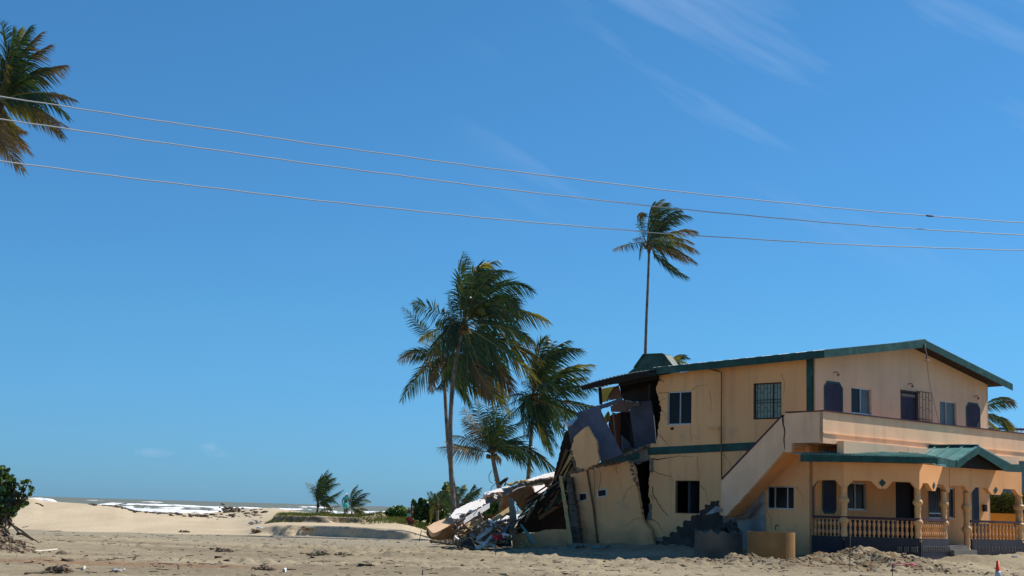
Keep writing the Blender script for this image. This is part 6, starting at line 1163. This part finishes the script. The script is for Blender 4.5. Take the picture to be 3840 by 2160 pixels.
# ================================================================== SMALL THINGS
# red crate
cr = empty('crate', onG(1538, 1972), 'red brown plastic crate tipped on the sand bank', 'crate')
c0 = onY(1538, 1958, 86.5); X_ = (Vector((.42, 0, -.62))).normalized()*.42; Z_ = Vector((.35, .1, .25)).normalized()
ax_ = Vector((.45, .05, -.72)).normalized()*.46; ay_ = Vector((.34, -.1, .12)); n_ = ax_.cross(ay_).normalized()*-1
o = c0-ax_*.6-ay_*.4
mk('crate_bottom', G().box(o, ax_, ay_, n_*-.02), 'crate', cr)
for (a_, b_, q_) in ((o, ax_, ay_*.05), (o+ay_*.95, ax_, ay_*.05), (o, ax_*.05, ay_), (o+ax_*.95, ax_*.05, ay_)): mk('crate_side', G().box(a_, b_, q_, Vector((0, -.22, .05))), 'crate', cr)
# traffic cone
Pc = onY(3743, 2160, 30); zg = gz1(Pc.x, Pc.y); zt_ = onY(3741, 2103, 30).z
cone = empty('traffic_cone', (Pc.x, Pc.y, zg), 'orange traffic cone with a grey band, cut by the bottom edge', 'traffic cone'); H_ = zt_-zg; b_ = Vector((Pc.x, Pc.y, zg))
rr0 = lambda t: .135*(1-t)+.028*t
mk('cone_body', G().lathe([(rr0(0), .03), (rr0(.6), H_*.6), (rr0(1), H_)], b_, 20), 'cone', cone)
mk('reflective_band', G().lathe([(rr0(.63)+.003, H_*.63), (rr0(.80)+.003, H_*.80)], b_, 20), 'cone_band', cone); mk('cone_base', G().box(b_-Vector((.17, .17, 0)), (.34, 0, 0), (0, .34, 0), (0, 0, .03)), 'cone', cone)
# stakes
def stake(p, q, r_, lab, m='twig', Yoff=0):
    B = onG(*q); A = onY(p[0], p[1], B.y); return mk('stake', G().tube([B-ez*.1, A], r_, 5), m, None, lab, 'stake')
stake(H4((1222, 1205)), H4((1224, 1330)), .012, 'thin stake with a pink ribbon left of the cone'); B = onY(*H4((1222, 1208)), onG(*H4((1224, 1330))).y)
g = G()
Yr = B.y
g.tube([onY(*H4(p), Yr) for p in ((1222, 1200), (1260, 1188), (1330, 1184), (1390, 1192), (1400, 1202), (1340, 1206), (1260, 1204), (1222, 1206))], .012, 5); g.tube([onY(*H4(p), Yr+.1) for p in ((1390, 1196), (1420, 1192), (1475, 1200))], .018, 5); g.tube([onY(*H4(p), Yr) for p in ((1400, 1202), (1430, 1215), (1470, 1198))], .014, 5)
mk('ribbon', g, 'ribbon', None, 'pink ribbon blowing from the thin stake', 'ribbon')
stake(H4((790, 905)), H4((786, 1270)), .012, 'tall thin stake in front of the sand heap by the porch'); stake(Q1((1255, 1250)), (1560+960/3.22, 1740+1100/3.22), .012, 'thin stake carrying the red rag')
stake(M7((2055, 930)), M7((2025, 1060)), .02, 'leaning stake left of the big peach block'); stake((1560+80/3.22, 1740+1275/3.22), (1560+78/3.22, 2160), .015, 'short stake at the bottom edge below the rubble'); stake(B6((1912, 1200)), B6((1916, 1258)), .015, 'short dark stake on the damp sand'); stake(C8((405, 840)), C8((402, 935)), .05, 'short dark post at the surf line')
stake(M7((1515, 728)), M7((1550, 762)), .05, 'slanting driftwood stick on the dune crest', 'drift')
def stick(cv, pts, r_, m, lab):
    P = [onG(*cv(p)) for p in pts]; mk('stick', G().tube([p+ez*(r_*.6) for p in P], r_, 5), m, None, lab, 'stick')
stick(B6, [(310, 1048), (420, 1056), (520, 1046), (610, 1036)], .03, 'drift', 'bleached white branch on the sand near the left bush')
stick(B6, [(380, 540), (430, 552), (462, 572)], .05, 'twig', 'dark curved branch on the left dune face')
stick(B6, [(665, 1158), (720, 1166), (775, 1165)], .05, 'twig', 'dark stick on the damp sand, far left')
stick(B6, [(895, 1258), (905, 1230)], .04, 'drift', 'short upright pale stub on the sand'); stick(B6, [(2305, 1128), (2375, 1128)], .05, 'twig', 'straight dark stick left of the centre')
stick(B6, [(1700, 1190), (1800, 1192), (1905, 1200)], .02, 'twig', 'thin twig by the short dark stake'); stick(M7, [(1340, 1330), (1420, 1338), (1495, 1330)], .04, 'twig', 'dark stick in front of the low sand ridge')
stick(B6, [(270, 1300), (400, 1296), (540, 1285), (700, 1290)], .03, 'twig', 'long dark branch at the bottom left'); stick(M7, [(800, 1240), (840, 1250)], .03, 'twig', 'tiny stick beside the sand clump'); stick(B6, [(240, 800), (300, 790)], .03, 'twig', 'dark twig at the dune foot beside the bush')
# lumps
for i, (cv, p, r_, lab, m) in enumerate(((B6, (2480, 632), .75, 'dark weed heap on the dune crest by the surf', 'soil'), (B6, (1985, 850), .25, 'small half buried clump on the dune face', 'soil'), (M7, (1145, 1215), .2, 'round damp clod right of the sand clump', 'clod'), (M7, (185, 860), .45, 'pale tangled roots on the dune', 'drift'), (M7, (190, 955), .3, 'boxy weathered stump at the dune foot', 'wood'), (M7, (295, 1385), .22, 'dark stump at the bottom of the sand', 'soil'), (B6, (1280, 1268), .11, 'pale shell like stone on the reddish sand', 'drift'), (M7, (755, 925), .3, 'dark clump under the edge of the grassy mound', 'soil'), (B6, (2390, 1060), .3, 'weed tuft on the sand, centre left', 'soil'), (B6, (650, 1290), .35, 'weedy clump at the bottom left', 'soil'), (M7, (915, 1215), .3, 'broken sand clump left of the round clod', 'clod'))):
    B = onG(*cv(p)); g = G(); r = random.Random(i)
    for k in range(46 if r_ > .2 else 4):
        g.rock(B+Vector((r.gauss(0, r_*.5), r.gauss(0, r_*.3), abs(r.gauss(0, r_*.22)))), r_*r.uniform(.08, .2) if r_ > .2 else r_*.5, (1.6, 1, .7))
        if r_ > .2 and k % 3 == 0: c_ = B+Vector((r.gauss(0, r_*.5), r.gauss(0, r_*.3), .02)); g.tube([c_, c_+Vector((r.gauss(0, r_*.4), r.gauss(0, .1), r_*r.uniform(.1, .35)))], .008, 3)
    mk('clump', g, m, None, lab, 'clump')
for (p, q, lab) in (((188, 905), (242, 918), 'white plastic scrap on the dune'), ((495, 1398), (510, 1408), 'tiny white scrap on the damp sand')): A, B = onG(*M7(p)), onG(*M7(q)); mk('scrap', G().box(A, B-A, (0, .25, .02), (0, 0, .07)), 'white_cloth', None, lab, 'scrap')
A = onG(*H4((2460, 1124))); mk('scrap', G().box(A, (.2, 0, 0), (0, .1, 0), (0, 0, .07)), 'white_cloth', None, 'white scrap on the sand above the cone', 'scrap')
# clods, pebbles and dark bits scattered on the damp sand
r = random.Random(77); g = G(); g2 = G()
def dens(x, y): return float(fbm(np.array([x*.16]), np.array([y*.28]), 3, 77)[0])
for k in range(3600):
    y = 34+36*r.random()**1.2; x = r.uniform(-.36, .36)*y
    if dens(x, y) < .47 and r.random() < .75: continue
    if y > 57 and x > 4: continue
    z = gz1(x, y); s = r.uniform(.010, .035)*(2.2 if r.random() < .05 else 1); (g if r.random() < .9 else g2).rock((x, y, z+s*.2), s, (1.6, 1.2, .7))
for k in range(1300):
    x = r.gauss(10.5, 3.6); y = r.gauss(50.8, 1.0); z = gz1(x, y); s = r.uniform(.015, .06); g.rock((x, y, z+s*.15), s, (1.4, 1.1, .8))
mk('sand_clods', g, 'clod', None, 'broken clods of damp sand strewn over the foreground', 'clods', kind='stuff'); mk('litter', g2, 'twig', None, 'dark twigs and bits strewn over the foreground sand', 'debris', kind='stuff')
g = G()
for k in range(420):
    y = r.uniform(34, 76); x = r.uniform(-.36, .3)*y
    if y > 57 and x > 4: continue
    z = gz1(x, y); a = r.gauss(0, .6); l = r.uniform(.08, .35); d = Vector((math.cos(a), math.sin(a), 0))*l; g.tube([(x, y, z+.02), Vector((x, y, gz1(x+d.x, y+d.y)+.03))+Vector((d.x, d.y, 0))], .012, 4)
for k in range(200):
    u = r.uniform(-.28, -.16); y = 108+r.gauss(0, 2.5); x = u*y; z = gz1(x, y); g.rock((x, y, z+.02), r.uniform(.04, .14), (1.6, 1, .5))
mk('driftwood_bits', g, 'twig', None, 'small sticks and seaweed bits scattered over sand and dune', 'debris', kind='stuff')
# ================================================================== OVERHEAD CABLES
def cable(pts, lab, splice=None):
    xs_ = np.array([p[0] for p in pts]); ys_ = np.array([p[1] for p in pts]); k = np.polyfit(xs_, ys_, 3); P = []
    for i in range(121):
        x = -700+5300*i/120; Y_ = 24+11*x/3840; P.append(onY(x, float(np.polyval(k, x)), Y_)+Vector((0, 0, .003*math.sin(i*1.3)+.003*math.sin(i*.41))))
    e = empty('utility_cable', P[60], lab, 'cable', 'overhead cables'); mk('wire', G().tube(P, .0115, 6), 'cable', e)
    if splice:
        Y_ = 24+11*splice/3840; p = onY(splice, float(np.polyval(k, splice)), Y_); d = (P[100]-P[90]).normalized(); mk('splice', G().tube([p-d*.12, p-d*.05, p+d*.05, p+d*.12], [.012, .022, .022, .012], 7), 'iron', e)
cable([(0, 362), (500, 439), (1700, 612), (2900, 757), (3840, 835)], 'highest of the three overhead cables, with a dark splice at the right', 3486)
cable([(0, 447), (500, 519), (1700, 685), (2900, 817), (3840, 881)], 'middle one of the three overhead cables')
cable([(0, 604), (500, 669), (1700, 805), (2900, 902), (3840, 938)], 'lowest of the three overhead cables')
# ================================================================== NEIGHBOUR behind the porch
nb = empty('neighbour_house', onY(3830, 2000, 92), 'slate blue neighbouring house with a white balustrade at the right edge', 'house')
A = onY(3800, 1500, 92); top = onY(3800, 1622, 92).z
mk('wall', G().box((A.x-4.5, 92, 0), (16, 0, 0), (0, 8, 0), (0, 0, top)), 'nblue', nb); rt_ = onY(3800, 1612, 92).z+.7
mk('balustrade_rail', G().box((A.x-3.5, 91.9, onY(3810, 1613, 92).z), (14, 0, 0), (0, .2, 0), (0, 0, .12)), 'navy_cloth', nb)
zb_ = onY(3810, 1632, 92).z
for k in range(40): mk('baluster', G().lathe([(.05, 0), (.09, .12), (.04, .2), (.05, .33)], (A.x-.5+k*.24, 92, top), 6), 'white_cloth', nb)
hd_ = empty('hedge', onY(3760, 1950, 74), 'olive green hedge seen through the porch arches', 'hedge')
g = G(); r = random.Random(3)
for k in range(9000):
    x = r.uniform(3560, 3900); y = r.uniform(1848, 1938); p = onY(x, y, 74+r.uniform(-.4, .4)); s = .07; d1 = Vector((r.gauss(0, 1), r.gauss(0, 1), r.gauss(0, 1))).normalized()*s; d2 = Vector((r.gauss(0, 1), r.gauss(0, 1), r.gauss(0, 1))).normalized()*s; g.add([p, p+d1, p+d1+d2, p+d2], [(0, 1, 2, 3)])
mk('foliage', g, 'hedge', hd_, kind='stuff'); A = onY(3560, 1938, 74.4); B = onY(3900, 1850, 74.4); mk('hedge_core', G().box((A.x, 74.4, 0.3), (B.x-A.x, 0, 0), (0, .6, 0), (0, 0, onY(3700, 1862, 74.4).z-.3)), 'dark_conc', hd_)
A = onY(3640, 1922, 72); B = onY(3900, 1922, 72); mk('garden_wall', G().box((A.x, 72, 0), (B.x-A.x+3, 0, 0), (0, .2, 0), (0, 0, A.z)), 'orange_wall', None, 'low bright orange garden wall seen beneath the hedge', 'wall')
